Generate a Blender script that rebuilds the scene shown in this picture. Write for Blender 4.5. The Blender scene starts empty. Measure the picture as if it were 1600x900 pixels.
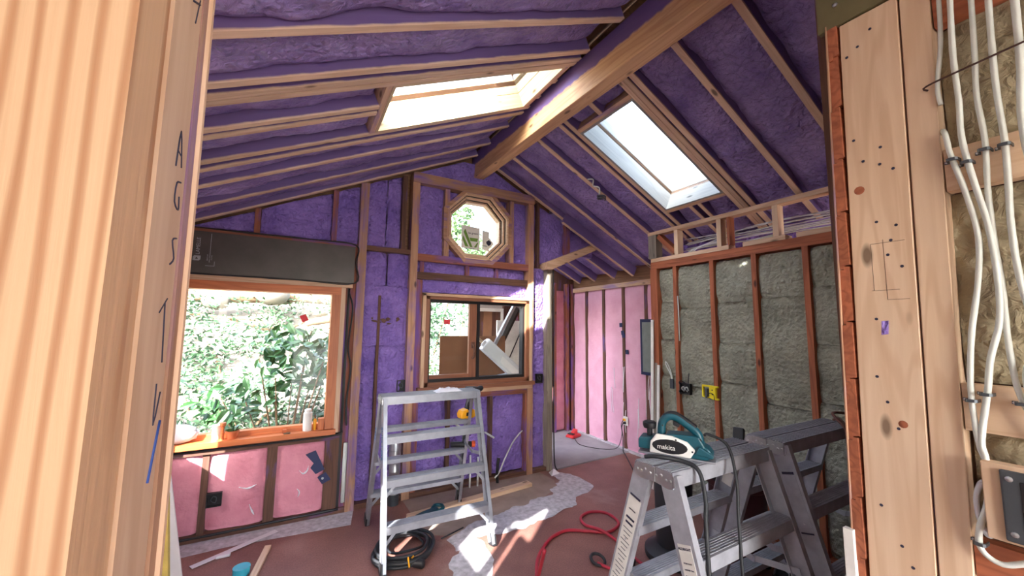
import bpy, math, random
from mathutils import Vector, Matrix, noise
random.seed(7)
SC = bpy.context.scene
COL = SC.collection
V = Vector

# ------------------------------------------------------------------ camera, sky, sun, exposure
cam = bpy.data.cameras.new('camera'); cam_o = bpy.data.objects.new('camera', cam); COL.objects.link(cam_o)
cam.sensor_width = 36; cam.lens = 13.5; cam.clip_start = .02; cam.clip_end = 200
right = V((.8742, -.4855, .0118)); down = V((.0603, .0828, -.9947)); fwd = V((.4819, .8703, .1017))
M = Matrix((right, -down, -fwd)).transposed().to_4x4(); M.translation = (0, 0, 1.70)
cam_o.matrix_world = M
SC.camera = cam_o
SUN_TRAVEL = V((1.15, 1.0, -.945)).normalized()
world = bpy.data.worlds.new('sky'); SC.world = world; world.use_nodes = True
wn = world.node_tree.nodes; wl = world.node_tree.links
bg = wn['Background']; sky = wn.new('ShaderNodeTexSky'); sky.sky_type = 'NISHITA'; sky.sun_disc = False
sky.sun_elevation = math.radians(33); sky.sun_rotation = math.atan2(-SUN_TRAVEL.x, -SUN_TRAVEL.y)
sky.air_density = 1.0; sky.dust_density = 3.0; sky.ozone_density = 1.0
hs = wn.new('ShaderNodeHueSaturation'); hs.inputs['Saturation'].default_value = .6
wl.new(sky.outputs[0], hs.inputs['Color']); wl.new(hs.outputs[0], bg.inputs[0]); bg.inputs[1].default_value = .95
sun = bpy.data.lights.new('sun', 'SUN'); sun.energy = 13; sun.angle = math.radians(.6); sun.color = (1, .965, .91)
sun_o = bpy.data.objects.new('sun', sun); COL.objects.link(sun_o)
sun_o.rotation_euler = SUN_TRAVEL.to_track_quat('-Z', 'Y').to_euler()
SC.view_settings.view_transform = 'Standard'; SC.view_settings.look = 'None'
SC.view_settings.gamma = 1; SC.view_settings.use_curve_mapping = False
SC.view_settings.exposure = 1.62
SC.cycles.max_bounces = 10; SC.cycles.diffuse_bounces = 7; SC.cycles.transparent_max_bounces = 16

# ------------------------------------------------------------------ materials
def lin(c):
    return tuple((x/255/12.92 if x/255 <= .04045 else ((x/255+.055)/1.055)**2.4) for x in c) + (1,)
def newmat(name):
    m = bpy.data.materials.new(name); m.use_nodes = True
    return m, m.node_tree.nodes, m.node_tree.links, m.node_tree.nodes['Principled BSDF']
def ramp(n, l, fac, stops):
    r = n.new('ShaderNodeValToRGB'); e = r.color_ramp.elements
    while len(e) < len(stops): e.new(.5)
    for i, (p, c) in enumerate(stops): e[i].position = p; e[i].color = c
    l.new(fac, r.inputs[0]); return r.outputs[0]
def coords(n, l, scale, rand=True, kind='Object'):
    tc = n.new('ShaderNodeTexCoord'); mp = n.new('ShaderNodeMapping'); mp.inputs['Scale'].default_value = scale
    if rand:
        oi = n.new('ShaderNodeObjectInfo'); mu = n.new('ShaderNodeMath'); mu.operation = 'MULTIPLY'; mu.inputs[1].default_value = 37
        l.new(oi.outputs['Random'], mu.inputs[0]); ad = n.new('ShaderNodeVectorMath')
        l.new(tc.outputs[kind], ad.inputs[0]); l.new(mu.outputs[0], ad.inputs[1]); l.new(ad.outputs[0], mp.inputs[0])
    else: l.new(tc.outputs[kind], mp.inputs[0])
    return mp.outputs[0]
def noise_t(n, l, vec, scale=1, detail=4, dist=0, rough=.55):
    t = n.new('ShaderNodeTexNoise'); t.inputs['Scale'].default_value = scale; t.inputs['Detail'].default_value = detail
    t.inputs['Distortion'].default_value = dist; t.inputs['Roughness'].default_value = rough
    l.new(vec, t.inputs['Vector']); return t.outputs['Fac']
def mixc(n, l, fac, a, b, mode='MIX'):
    x = n.new('ShaderNodeMix'); x.data_type = 'RGBA'; x.blend_type = mode
    for s, v in ((0, fac), (6, a), (7, b)):
        if isinstance(v, (int, float, tuple)): x.inputs[s].default_value = v
        else: l.new(v, x.inputs[s])
    return x.outputs[2]
def bump(n, l, h, p, strength=.3, dist=.01):
    b = n.new('ShaderNodeBump'); b.inputs['Strength'].default_value = strength; b.inputs['Distance'].default_value = dist
    l.new(h, b.inputs['Height']); l.new(b.outputs[0], p.inputs['Normal'])
PURPLE = (103, 82, 176)
def wood(name, light, dark, rough=.6, grain=1.0, spray=0, knots=True, ring=False, edge=0):
    m, n, l, p = newmat(name)
    v = coords(n, l, (1.1*grain, 20*grain, 20*grain))
    g = noise_t(n, l, v, 1.6, 5, .8 if not ring else 1.6)
    sn = n.new('ShaderNodeMath'); sn.operation = 'SINE'; mu = n.new('ShaderNodeMath'); mu.operation = 'MULTIPLY'; mu.inputs[1].default_value = 42 if ring else 60
    g0 = noise_t(n, l, coords(n, l, (.35, 5, 5) if not ring else (.55, 7, 7)), 1.5, 2, .3); l.new(g0, mu.inputs[0]); l.new(mu.outputs[0], sn.inputs[0])
    md = tuple(a*.5+b*.5 for a, b in zip(light, dark))
    c = ramp(n, l, g, [(.32, lin(md if not ring else light)), (.62, lin(light))])
    s2 = n.new('ShaderNodeMath'); s2.operation = 'MULTIPLY_ADD'; s2.inputs[1].default_value = .5; s2.inputs[2].default_value = .5; l.new(sn.outputs[0], s2.inputs[0])
    c = mixc(n, l, ramp(n, l, s2.outputs[0], [(.45 if ring else .55, (0, 0, 0, 1)), (1, (.95, .95, .95, 1) if ring else (.5, .5, .5, 1))]), c, lin(dark))
    big = noise_t(n, l, coords(n, l, (1.2, 5, 5)), 1, 2)
    c = mixc(n, l, big, c, ramp(n, l, big, [(.3, (.8, .8, .8, 1)), (.7, (1.1, 1.07, 1.02, 1))]), 'MULTIPLY')
    oi = n.new('ShaderNodeObjectInfo')
    c = mixc(n, l, 1.0, c, ramp(n, l, oi.outputs['Random'], [(0, (.86, .84, .82, 1)), (1, (1.08, 1.06, 1.04, 1))]), 'MULTIPLY')
    if knots:
        vo = n.new('ShaderNodeTexVoronoi'); vo.inputs['Scale'].default_value = 1; l.new(coords(n, l, (3.1, 8, 8)), vo.inputs['Vector'])
        k = ramp(n, l, vo.outputs['Distance'], [(.07, (1, 1, 1, 1)), (.14, (0, 0, 0, 1))])
        c = mixc(n, l, k, c, tuple(x*.35 for x in lin(dark)[:3]) + (1,))
    if ring:
        tc = n.new('ShaderNodeTexCoord'); sp = n.new('ShaderNodeSeparateXYZ'); l.new(tc.outputs['Object'], sp.inputs[0])
        ph = n.new('ShaderNodeMath'); ph.operation = 'MULTIPLY_ADD'; ph.inputs[1].default_value = 520
        wb = noise_t(n, l, coords(n, l, (.9, 9, 9), False), 1.0, 3, .2); wm = n.new('ShaderNodeMath'); wm.operation = 'MULTIPLY'; wm.inputs[1].default_value = 22
        l.new(wb, wm.inputs[0]); l.new(sp.outputs['Y'], ph.inputs[0]); l.new(wm.outputs[0], ph.inputs[2]); l.new(ph.outputs[0], sn.inputs[0])
        fine = noise_t(n, l, coords(n, l, (2, 160, 160), False), 1, 3)
        c = mixc(n, l, 1.0, c, ramp(n, l, fine, [(.3, (.9, .88, .86, 1)), (.7, (1.05, 1.05, 1.05, 1))]), 'MULTIPLY')
    if spray:
        s = noise_t(n, l, coords(n, l, (2, 9, 9)), 1.2, 5)
        c = mixc(n, l, ramp(n, l, s, [(.72-spray*.5, (0, 0, 0, 1)), (.95-spray*.45, (.85, .85, .85, 1))]), c, lin(PURPLE))
    if edge:
        tc = n.new('ShaderNodeTexCoord'); sp = n.new('ShaderNodeSeparateXYZ'); l.new(tc.outputs['Generated'], sp.inputs[0])
        wv = noise_t(n, l, coords(n, l, (3, 3, 3)), 2.5, 5); ma = n.new('ShaderNodeMath'); ma.operation = 'MULTIPLY_ADD'; ma.inputs[1].default_value = .24 if edge > .2 else .10
        sb = n.new('ShaderNodeMath'); sb.operation = 'SUBTRACT'; sb.inputs[1].default_value = .5
        l.new(wv, sb.inputs[0]); l.new(sb.outputs[0], ma.inputs[0]); l.new(sp.outputs['Z'], ma.inputs[2])
        c = mixc(n, l, ramp(n, l, ma.outputs[0], [(edge, (0, 0, 0, 1)), (edge+.05, (.92, .92, .92, 1))]), c, lin((92, 72, 140)))
    l.new(c, p.inputs['Base Color']); p.inputs['Roughness'].default_value = rough
    bump(n, l, g, p, .25, .004)
    return m
def plain(name, c, rough=.5, metal=0, var=.12, scale=9, bmp=0, bscale=40):
    m, n, l, p = newmat(name)
    v = coords(n, l, (1, 1, 1))
    f = noise_t(n, l, v, scale, 4)
    a = lin(c); lo = tuple(x*(1-var) for x in a[:3]) + (1,); hi = tuple(min(1, x*(1+var)) for x in a[:3]) + (1,)
    l.new(ramp(n, l, f, [(.3, lo), (.7, hi)]), p.inputs['Base Color'])
    p.inputs['Roughness'].default_value = rough; p.inputs['Metallic'].default_value = metal
    if bmp: bump(n, l, noise_t(n, l, v, bscale, 3), p, bmp, .006)
    return m
def foam_mat(name, c1, c2, rough=.5, b=.5):
    m, n, l, p = newmat(name)
    v = coords(n, l, (1, 1, 1))
    f = noise_t(n, l, v, 5, 5)
    l.new(ramp(n, l, f, [(.3, lin(c1)), (.7, lin(c2))]), p.inputs['Base Color']); p.inputs['Roughness'].default_value = rough
    a = noise_t(n, l, v, 26, 5, .7); vo = n.new('ShaderNodeTexVoronoi'); vo.feature = 'SMOOTH_F1'; vo.inputs['Scale'].default_value = 33; l.new(v, vo.inputs['Vector'])
    mx = n.new('ShaderNodeMath'); mx.operation = 'MULTIPLY_ADD'; mx.inputs[1].default_value = -.7
    l.new(vo.outputs['Distance'], mx.inputs[0]); l.new(a, mx.inputs[2]); bump(n, l, mx.outputs[0], p, b, .034)
    return m
def glass_mat(name, gloss=.05, tint=(.97, .99, .98, 1)):
    m, n, l, p = newmat(name); n.remove(p)
    t = n.new('ShaderNodeBsdfTransparent'); t.inputs[0].default_value = tint
    g = n.new('ShaderNodeBsdfGlossy'); g.inputs['Roughness'].default_value = .02
    fr = n.new('ShaderNodeFresnel'); fr.inputs[0].default_value = 1.45; ge = n.new('ShaderNodeNewGeometry')
    mk = n.new('ShaderNodeMath'); mk.operation = 'SUBTRACT'; mk.use_clamp = True; l.new(fr.outputs[0], mk.inputs[0]); l.new(ge.outputs['Backfacing'], mk.inputs[1])
    mx = n.new('ShaderNodeMixShader'); l.new(mk.outputs[0], mx.inputs[0]); l.new(t.outputs[0], mx.inputs[1]); l.new(g.outputs[0], mx.inputs[2])
    l.new(mx.outputs[0], n['Material Output'].inputs[0]); return m
MAT = dict(
    pine=wood('pale pine', (222, 192, 164), (192, 154, 122)),
    pine_spray=wood('pale pine with overspray', (218, 186, 156), (190, 150, 120), spray=.42),
    rafter=wood('rafter with sprayed sides', (230, 204, 180), (204, 170, 142), edge=.03),
    beam=wood('fir ridge beam', (214, 176, 136), (180, 136, 100), grain=.7, edge=.5),
    tan=wood('tan fir stud', (190, 148, 118), (150, 110, 86), spray=.48),
    redwood=wood('old red fir', (176, 104, 72), (128, 70, 48), rough=.75),
    redspray=wood('old red fir with overspray', (156, 96, 74), (116, 66, 54), rough=.75, spray=.52),
    dark=wood('dark stained wood', (112, 80, 66), (78, 52, 44), rough=.8, spray=.25),
    grey=wood('weathered grey wood', (150, 142, 132), (108, 100, 92), rough=.85),
    plank=wood('fresh sawn board', (232, 206, 178), (208, 172, 140), grain=.8),
    ring=wood('coarse ringed post', (214, 180, 144), (176, 130, 94), grain=1.5, knots=False, ring=True),
    plypale=wood('pale plywood lining', (208, 190, 158), (184, 160, 126), grain=.7),
    jamb=wood('orange window timber', (208, 124, 74), (176, 94, 52), knots=False, rough=.45),
    brownsash=wood('brown sash timber', (150, 100, 76), (116, 72, 54), knots=False, rough=.45),
    deck=wood('roof sheathing', (150, 112, 84), (110, 80, 58)),
    foam=foam_mat('purple spray foam', (122, 102, 172), (172, 152, 212), .33, 1.0),
    foam2=foam_mat('purple spray foam on wall', (122, 96, 186), (164, 136, 220), .33, 1.0),
    pink=foam_mat('pink fibre batt', (206, 128, 146), (226, 154, 170), .8, .25),
    pinkpoly=foam_mat('pink batt behind poly film', (218, 160, 186), (232, 182, 204), .33, .12),
    wool=foam_mat('grey green mineral wool', (140, 141, 126), (172, 172, 154), .95, .9),
    wool2=foam_mat('brown mineral wool', (138, 126, 102), (166, 154, 126), .95, .7),
    alu=plain('worn aluminium', (164, 167, 176), .42, .65, .12, 14, .05),
    alud=plain('dusty aluminium', (166, 168, 176), .6, .25, .15, 18, .1),
    steel=plain('zinc plate', (200, 204, 206), .35, .9),
    black=plain('black plastic', (26, 26, 30), .45),
    blackrub=plain('black rubber', (34, 36, 40), .55),
    film=plain('dark wrapped film', (72, 66, 64), .35, 0, .25, 5, .15, 14),
    white=plain('white paint', (232, 230, 224), .5),
    cable=plain('white cable sheath', (214, 220, 214), .45, 0, .06, 20, .15, 60),
    cloth=plain('white cloth', (232, 232, 240), .9, 0, .05),
    teal=plain('teal tool plastic', (14, 78, 92), .4),
    yellow=plain('yellow tool plastic', (236, 166, 28), .45),
    brightyellow=plain('bright yellow plastic', (246, 222, 26), .45),
    orange=plain('orange plastic', (236, 92, 40), .45),
    red=plain('red plastic', (206, 52, 56), .4),
    redhose=plain('red rubber hose', (178, 44, 62), .4),
    maroon=plain('maroon plastic', (70, 30, 34), .5),
    bluetape=plain('navy blue tape', (28, 38, 82), .5),
    blueink=plain('blue ink', (44, 74, 148), .6),
    markblue=plain('blue print', (34, 110, 170), .5),
    ink=plain('dark ink', (40, 40, 64), .7),
    paper=plain('paper label', (228, 226, 218), .6),
    greypanel=plain('grey metal panel', (128, 138, 136), .45, .3),
    greybox=plain('dark grey metal box', (84, 90, 96), .4, .5),
    terracotta=plain('terracotta', (196, 108, 66), .75),
    leaf=plain('camellia leaf', (60, 100, 58), .28, 0, .35, 6),
    leaf2=plain('ivy leaf', (64, 92, 66), .4, 0, .45, 3),
    leaf3=plain('pale leaf', (88, 116, 74), .45, 0, .3, 3),
    ply_skytint=wood('lining board with sky light in its colour', (158, 160, 160), (138, 142, 144), grain=.7),  # plain boards; the cool cast of the sky light is put into the colour
    bark=plain('bark', (120, 98, 76), .9, 0, .3, 8, .5),
    soil=plain('hillside soil', (128, 120, 110), .95, 0, .25, 2.5, .4, 12),
    cardboard=plain('brown hardboard', (132, 92, 66), .7, 0, .1, 4),
    foamwrap=plain('grey white wrapping', (206, 208, 216), .6, 0, .06, 6, .2, 18),
    olive=plain('olive header panel', (104, 96, 66), .8, 0, .15, 5),
    brownwire=plain('brown cord', (92, 52, 40), .5),
    rust=plain('rusty rod', (74, 50, 46), .5, .4),
    green=plain('green print', (110, 150, 60), .6),
    subfloor=plain('grey brown subfloor', (156, 136, 124), .8, 0, .15, 6, .15),
    compound=plain('pale floor compound', (190, 186, 192), .75, 0, .28, 22, .3, 30),
    drywall=plain('bare wallboard', (206, 204, 198), .8, 0, .05),
    slab=plain('grey alcove floor', (150, 148, 152), .7, 0, .12, 5, .1),
    redtag=plain('red tag', (226, 60, 70), .6),
    cyan=plain('cyan plastic', (70, 190, 210), .3),
    plastic=plain('pale plastic sheet', (224, 222, 226), .35, 0, .06, 6, .3, 16),
    mortar=plain('yellow foam strip', (206, 180, 96), .9, 0, .2, 12, .5),
    siding=plain('grey neighbour siding', (136, 124, 116), .8),
    ground=plain('garden ground', (156, 156, 150), .95, 0, .2, 2),
    glass=glass_mat('window glass'),
)
def floor_mat():
    m, n, l, p = newmat('red brown particle floor')
    v = coords(n, l, (1, 1, 1), False)
    c = ramp(n, l, noise_t(n, l, v, 2.2, 5), [(.3, lin((124, 84, 76))), (.7, lin((156, 112, 100)))])
    sp = noise_t(n, l, v, 95, 3)
    c = mixc(n, l, 1.0, c, ramp(n, l, sp, [(.3, (.72, .7, .7, 1)), (.7, (1.12, 1.1, 1.1, 1))]), 'MULTIPLY')
    d = noise_t(n, l, v, 1.3, 6, .5)
    c = mixc(n, l, ramp(n, l, d, [(.55, (0, 0, 0, 1)), (.8, (.6, .6, .6, 1))]), c, lin((196, 176, 166)))
    l.new(c, p.inputs['Base Color']); p.inputs['Roughness'].default_value = .45
    bump(n, l, sp, p, .15, .003); return m
MAT['floor'] = floor_mat()

# ------------------------------------------------------------------ builders
def link(o, parent=None):
    COL.objects.link(o)
    if parent: o.parent = parent
    return o
def tag(o, label=None, cat=None, group=None, kind=None):
    if label: o['label'] = label
    if cat: o['category'] = cat
    if group: o['group'] = group
    if kind: o['kind'] = kind
    return o
def empty(name, loc=(0, 0, 0), rz=0):
    o = bpy.data.objects.new(name, None); o.location = loc; o.rotation_euler = (0, 0, rz); o.empty_display_size = .05
    return link(o)
def mesh_obj(name, verts, faces, mat, parent=None, M=None, smooth=False):
    me = bpy.data.meshes.new(name); me.from_pydata([tuple(v) for v in verts], [], faces)
    if mat: me.materials.append(MAT[mat] if isinstance(mat, str) else mat)
    if smooth: me.polygons.foreach_set('use_smooth', [True]*len(me.polygons))
    o = bpy.data.objects.new(name, me)
    if M is not None: o.matrix_basis = M
    return link(o, parent)
BOXF = [(0, 3, 2, 1), (4, 5, 6, 7), (0, 1, 5, 4), (1, 2, 6, 5), (2, 3, 7, 6), (3, 0, 4, 7)]
_cache = {}
def box_mesh(L, W, T, mat):
    k = (round(L, 4), round(W, 4), round(T, 4), mat)
    if k not in _cache:
        a, b, c = L/2, W/2, T/2
        vs = [(-a, -b, -c), (a, -b, -c), (a, b, -c), (-a, b, -c), (-a, -b, c), (a, -b, c), (a, b, c), (-a, b, c)]
        me = bpy.data.meshes.new('board'); me.from_pydata(vs, [], BOXF); me.materials.append(MAT[mat]); _cache[k] = me
    return _cache[k]
def frame(x, up):
    x = V(x).normalized(); z = V(up); z = (z - x*z.dot(x)).normalized(); y = z.cross(x)
    return Matrix((x, y, z)).transposed()
def board(name, parent, a, b, w, t, mat, up=(0, 0, 1), bev=.003):
    a, b = V(a), V(b)
    o = bpy.data.objects.new(name, box_mesh((b-a).length, w, t, mat))
    M = frame(b-a, up).to_4x4(); M.translation = (a+b)/2; o.matrix_basis = M
    return link(o, parent)
def box(name, parent, p, q, mat, bev=0):
    p, q = V(p), V(q); d = q-p; c = (p+q)/2; d = V((abs(d.x), abs(d.y), abs(d.z)))
    i = max(range(3), key=lambda k: d[k])
    if i == 0: o = board(name, parent, c-V((d.x/2, 0, 0)), c+V((d.x/2, 0, 0)), d.y, d.z, mat)
    elif i == 1: o = board(name, parent, c-V((0, d.y/2, 0)), c+V((0, d.y/2, 0)), d.x, d.z, mat)
    else: o = board(name, parent, c-V((0, 0, d.z/2)), c+V((0, 0, d.z/2)), d.x, d.y, mat, (0, 1, 0))
    if bev: bevel(o, bev)
    return o
def bevel(o, w, seg=2):
    m = o.modifiers.new('bevel', 'BEVEL'); m.width = w; m.segments = seg; m.limit_method = 'ANGLE'; m.angle_limit = .7
    return o
def prism(name, parent, pts, axes, t0, t1, mat, bev=0, origin=(0, 0, 0)):
    """polygon pts in the axes[0], axes[1] plane, pushed along axes[2] from t0 to t1"""
    u, v, w = [V(a) for a in axes]; o = V(origin); n = len(pts)
    ar = sum(pts[i][0]*pts[(i+1) % n][1]-pts[(i+1) % n][0]*pts[i][1] for i in range(n))
    if ar*(u.cross(v).dot(w)) < 0: pts = pts[::-1]
    vs = [o+u*a+v*b+w*t0 for a, b in pts]+[o+u*a+v*b+w*t1 for a, b in pts]
    f = [tuple(range(n))[::-1], tuple(range(n, 2*n))]+[(i, (i+1) % n, n+(i+1) % n, n+i) for i in range(n)]
    if t1 < t0: f = [x[::-1] for x in f]
    ob = mesh_obj(name, vs, f, mat, parent)
    return bevel(ob, bev) if bev else ob
def spline(pts, k=6):
    P = [V(p) for p in pts]; out = []
    for i in range(len(P)-1):
        a, b, c, d = P[max(i-1, 0)], P[i], P[i+1], P[min(i+2, len(P)-1)]
        for s in range(k):
            t = s/k
            out.append(.5*((2*b)+(c-a)*t+(2*a-5*b+4*c-d)*t*t+(3*b-a-3*c+d)*t**3))
    return out+[P[-1]]
def tube(name, parent, pts, r, mat, seg=8, k=6, wob=0, flat=1):
    P = spline(pts, k) if k > 1 else [V(p) for p in pts]; n = len(P); vs = []; fs = []
    t0 = (P[1]-P[0]).normalized(); up = V((0, 0, 1)) if abs(t0.z) < .9 else V((1, 0, 0)); nx = t0.cross(up).normalized()
    for i, p in enumerate(P):
        t = (P[min(i+1, n-1)]-P[max(i-1, 0)]).normalized(); nx = (nx-t*nx.dot(t)).normalized(); ny = t.cross(nx)
        rr = (r[min(i*len(r)//n, len(r)-1)] if isinstance(r, (list, tuple)) else r)*(1+wob*noise.noise(p*35))
        for j in range(seg):
            a = 2*math.pi*j/seg; vs.append(p+nx*rr*math.cos(a)+ny*rr*math.sin(a)*flat)
    for i in range(n-1):
        for j in range(seg): fs.append((i*seg+j, i*seg+(j+1) % seg, (i+1)*seg+(j+1) % seg, (i+1)*seg+j))
    fs.append(tuple(range(seg))[::-1]); fs.append(tuple((n-1)*seg+j for j in range(seg)))
    return mesh_obj(name, vs, fs, mat, parent, smooth=True)
def lathe(name, parent, prof, loc, mat, seg=20, axis=(0, 0, 1)):
    R = V((0, 0, 1)).rotation_difference(V(axis)).to_matrix(); vs = []; fs = []
    for r, z in prof:
        for j in range(seg):
            a = 2*math.pi*j/seg; vs.append(V(loc)+R @ V((r*math.cos(a), r*math.sin(a), z)))
    for i in range(len(prof)-1):
        for j in range(seg): fs.append((i*seg+j, i*seg+(j+1) % seg, (i+1)*seg+(j+1) % seg, (i+1)*seg+j))
    fs.append(tuple(range(seg))[::-1]); fs.append(tuple((len(prof)-1)*seg+j for j in range(seg)))
    o = mesh_obj(name, vs, fs, mat, parent, smooth=True)
    m = o.modifiers.new('split', 'EDGE_SPLIT'); m.split_angle = .6
    return o
def bumpy(name, parent, o, u, v, n, nu, nv, amp, mat, seed=0, f=6, edge=.02, stretch=1, clip=None, back=.06, eend=None, seam=None):
    """lumpy sheet: corner o, sides u and v, facing n; clip(p) may cut it off along a slope"""
    o, u, v, n = V(o), V(u), V(v), V(n).normalized(); vs = []; fs = []
    so = V((seed*7.3, seed*3.1, seed*5.7))
    for i in range(nu+1):
        for j in range(nv+1):
            a, b = i/nu, j/nv; p = o+u*a+v*b
            q = V((a*u.length/stretch, b*v.length, 0))+so
            m_ = max(0, noise.noise(q*1.7+V((9, 4, 2)))+.25); h = amp*(1.1*noise.noise(q*f*.45)+.8*noise.noise(q*f)+(.35+.9*m_)*(.6*noise.noise(q*f*2.7)+.5*abs(noise.noise(q*f*4.6))))
            e = min(b, 1-b)*v.length; ea = min(a, 1-a)*u.length
            h -= edge*math.exp(-e/.025)*(1+.8*noise.noise(q*9)); h -= (edge*.6 if eend is None else eend)*math.exp(-ea/.025)
            if seam: h += .022*math.exp(-((a-seam-.03*noise.noise(q*2))*u.length/.018)**2)
            vs.append(p+n*h)
    W = nv+1
    for i in range(nu):
        for j in range(nv): fs.append((i*W+j, (i+1)*W+j, (i+1)*W+j+1, i*W+j+1))
    if u.cross(v).dot(n) < 0: fs = [x[::-1] for x in fs]
    ring = [j for j in range(W)]+[i*W+nv for i in range(1, nu+1)]+[nu*W+j for j in range(nv-1, -1, -1)]+[i*W for i in range(nu-1, 0, -1)]
    base = len(vs)
    vs += [vs[r]-n*back for r in ring]; m = len(ring)
    sk = [(ring[i], ring[(i+1) % m], base+(i+1) % m, base+i) for i in range(m)]
    if u.cross(v).dot(n) > 0: sk = [x[::-1] for x in sk]
    fs += sk
    if clip: vs = [clip(p) for p in vs]
    return mesh_obj(name, vs, fs, mat, parent, smooth=True)
def text(name, parent, s, loc, xdir, ydir, size, mat, ext=.0006):
    c = bpy.data.curves.new(name, 'FONT'); c.body = s; c.size = size; c.extrude = ext; c.align_x = 'CENTER'; c.align_y = 'CENTER'
    c.materials.append(MAT[mat]); o = bpy.data.objects.new(name, c)
    x = V(xdir).normalized(); y = V(ydir).normalized(); z = x.cross(y)
    M = Matrix((x, y, z)).transposed().to_4x4(); M.translation = V(loc)
    COL.objects.link(o); bpy.context.view_layer.update()
    me = bpy.data.meshes.new_from_object(o.evaluated_get(bpy.context.evaluated_depsgraph_get()))
    bpy.data.objects.remove(o); o = bpy.data.objects.new(name, me); o.matrix_basis = M
    if not me.materials: me.materials.append(MAT[mat])
    return link(o, parent)
def thing(name, label, cat, loc=(0, 0, 0), rz=0, group=None):
    return tag(empty(name, loc, rz), label, cat, group)
def struct(name, label, cat='structure'):
    return tag(empty(name), label, cat, kind='structure')

# ------------------------------------------------------------------ floor
D = 3.97
floor = tag(prism('floor', None, [(-2.6, -2.6), (4.25, -2.6), (4.25, 5.45), (2.7, 5.45), (2.7, 4.15), (-2.6, 4.15)], ((1, 0, 0), (0, 1, 0), (0, 0, 1)), -.12, 0, 'floor'), 'red brown sheet floor of the room', 'floor', kind='structure')
def flat(name, parent, pts, z0, z1, mat):
    return prism(name, parent, pts, ((1, 0, 0), (0, 1, 0), (0, 0, 1)), z0, z1, mat)
flat('floor_panel', floor, [(2.78, 3.93), (4.15, 4.02), (4.15, 5.4), (2.78, 5.4)], 0, .014, 'slab')
flat('subfloor_patch', floor, [(1.0, 3.96), (1.02, 3.25), (1.25, 3.1), (1.7, 3.27), (2.15, 3.32), (2.5, 3.5), (2.62, 3.7), (2.6, 3.96)], 0, .002, 'subfloor')
def band(c, w, seed, z, mat, name):
    P = spline([V((a, b, 0)) for a, b in c], 14); L = []; R = []
    for i, p in enumerate(P):
        t = P[min(i+1, len(P)-1)]-P[max(i-1, 0)]; nrm = V((-t.y, t.x, 0)).normalized(); f = min(1, .25+4*min(i, len(P)-1-i)/len(P))
        L.append(p+nrm*w*f*(.6+.35*noise.noise(p*6+V((seed, 0, 0)))+.12*noise.noise(p*19))); R.append(p-nrm*w*f*(.6+.4*noise.noise(p*5+V((0, seed, 0)))+.15*noise.noise(p*17)))
    n = len(P); vs = [(p.x, p.y, z) for p in L]+[(p.x, p.y, z) for p in R]
    return mesh_obj(name, vs, [(i, n+i, n+i+1, i+1) for i in range(n-1)], mat, floor)
band([(1.15, 3.05), (1.5, 3.12), (1.9, 3.15), (2.35, 3.27), (2.68, 3.45), (2.78, 3.65), (2.72, 3.9)], .26, 3, .004, 'compound', 'compound_band')
band([(1.22, 3.04), (1.27, 2.9), (1.22, 2.76), (1.16, 2.62), (1.05, 2.45)], .22, 8, .0045, 'compound', 'compound_band')
flat('overspray_strip', floor, [(-1.25, 3.96), (-1.25, 3.72), (-.4, 3.78), (.3, 3.72), (.5, 3.7), (.55, 3.96)], 0, .0025, 'compound')

# ------------------------------------------------------------------ roof
class Slope:
    def __init__(s, apex, k, sx):
        c = 1/math.sqrt(1+k*k); s.A = V((1.75, 0, apex)); s.d = V((sx*c, 0, -k*c)); s.n = V((sx*k*c, 0, c)); s.c = c; s.sx = sx
    def p(s, x, y, n=0):
        return s.A+s.d*(abs(x-1.75)/s.c)+V((0, y, 0))+s.n*n
LS = Slope(3.69, .458, -1); RS = Slope(3.675, .485, 1)
ceiling = struct('ceiling', 'gable roof with bare rafters and purple spray foam between them', 'ceiling')
def slab(name, S, x0, x1, y0, y1, n0, n1, mat, parent=ceiling):
    vs = [S.p(x, y, n) for n in (n0, n1) for x, y in ((x0, y0), (x1, y0), (x1, y1), (x0, y1))]
    return mesh_obj(name, vs, BOXF if (S.sx > 0) == (abs(x1-1.75) > abs(x0-1.75)) else [f[::-1] for f in BOXF], mat, parent)
XE = -1.15
LSK = (.42, 1.62, 2.18, 2.757); RSK = (2.18, 3.27, 2.035, 2.622)
for a in ((1.75, LSK[1], .45, 4.15), (LSK[0], XE, .45, 4.15), (LSK[1], LSK[0], .45, LSK[2]), (LSK[1], LSK[0], LSK[3], 4.15)): slab('roof_deck', LS, *a, .19, .23, 'deck')
for a in ((1.75, RSK[0], .45, 4.15), (RSK[1], 4.3, .45, 5.45), (RSK[0], RSK[1], .45, RSK[2]), (RSK[0], RSK[1], RSK[3], 4.15), (2.75, RSK[1], 4.15, 5.45)): slab('roof_deck', RS, *a, .19, .23, 'deck')
def rafter(S, x0, x1, y, w=.042, d=.185, mat='rafter', n=0, name='rafter'):
    a, b = S.p(x0, y, n+d/2), S.p(x1, y, n+d/2)
    return board(name, ceiling, a, b, w, d, mat, S.n)
LB = 1.705; RB = 1.83
L_full = [.8, 1.25, 1.66, 1.99, 2.91, 3.19, 3.60, 3.94]
for y in L_full: rafter(LS, LB, XE, y)
for y in (2.085, 2.139, 2.798): rafter(LS, LB, XE, y, .04)
for y in (2.40, 2.48): rafter(LS, LSK[0]-.05, XE, y, .04); rafter(LS, LB, LSK[1]+.05, y-.02 if y < 2.45 else y+.14, .04)
R_full = [.72, 1.13, 1.53, 1.89, 3.09, 3.575, 3.95]
for y in R_full: rafter(RS, RB, 4.14 if y > 3 else 4.1, y, .045)
for y in (1.95, 1.993, 2.664, 2.74): rafter(RS, RB, 4.1, y, .04)
for y in (2.29, 2.385): rafter(RS, RSK[1]+.05, 4.1, y, .035)
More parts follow.
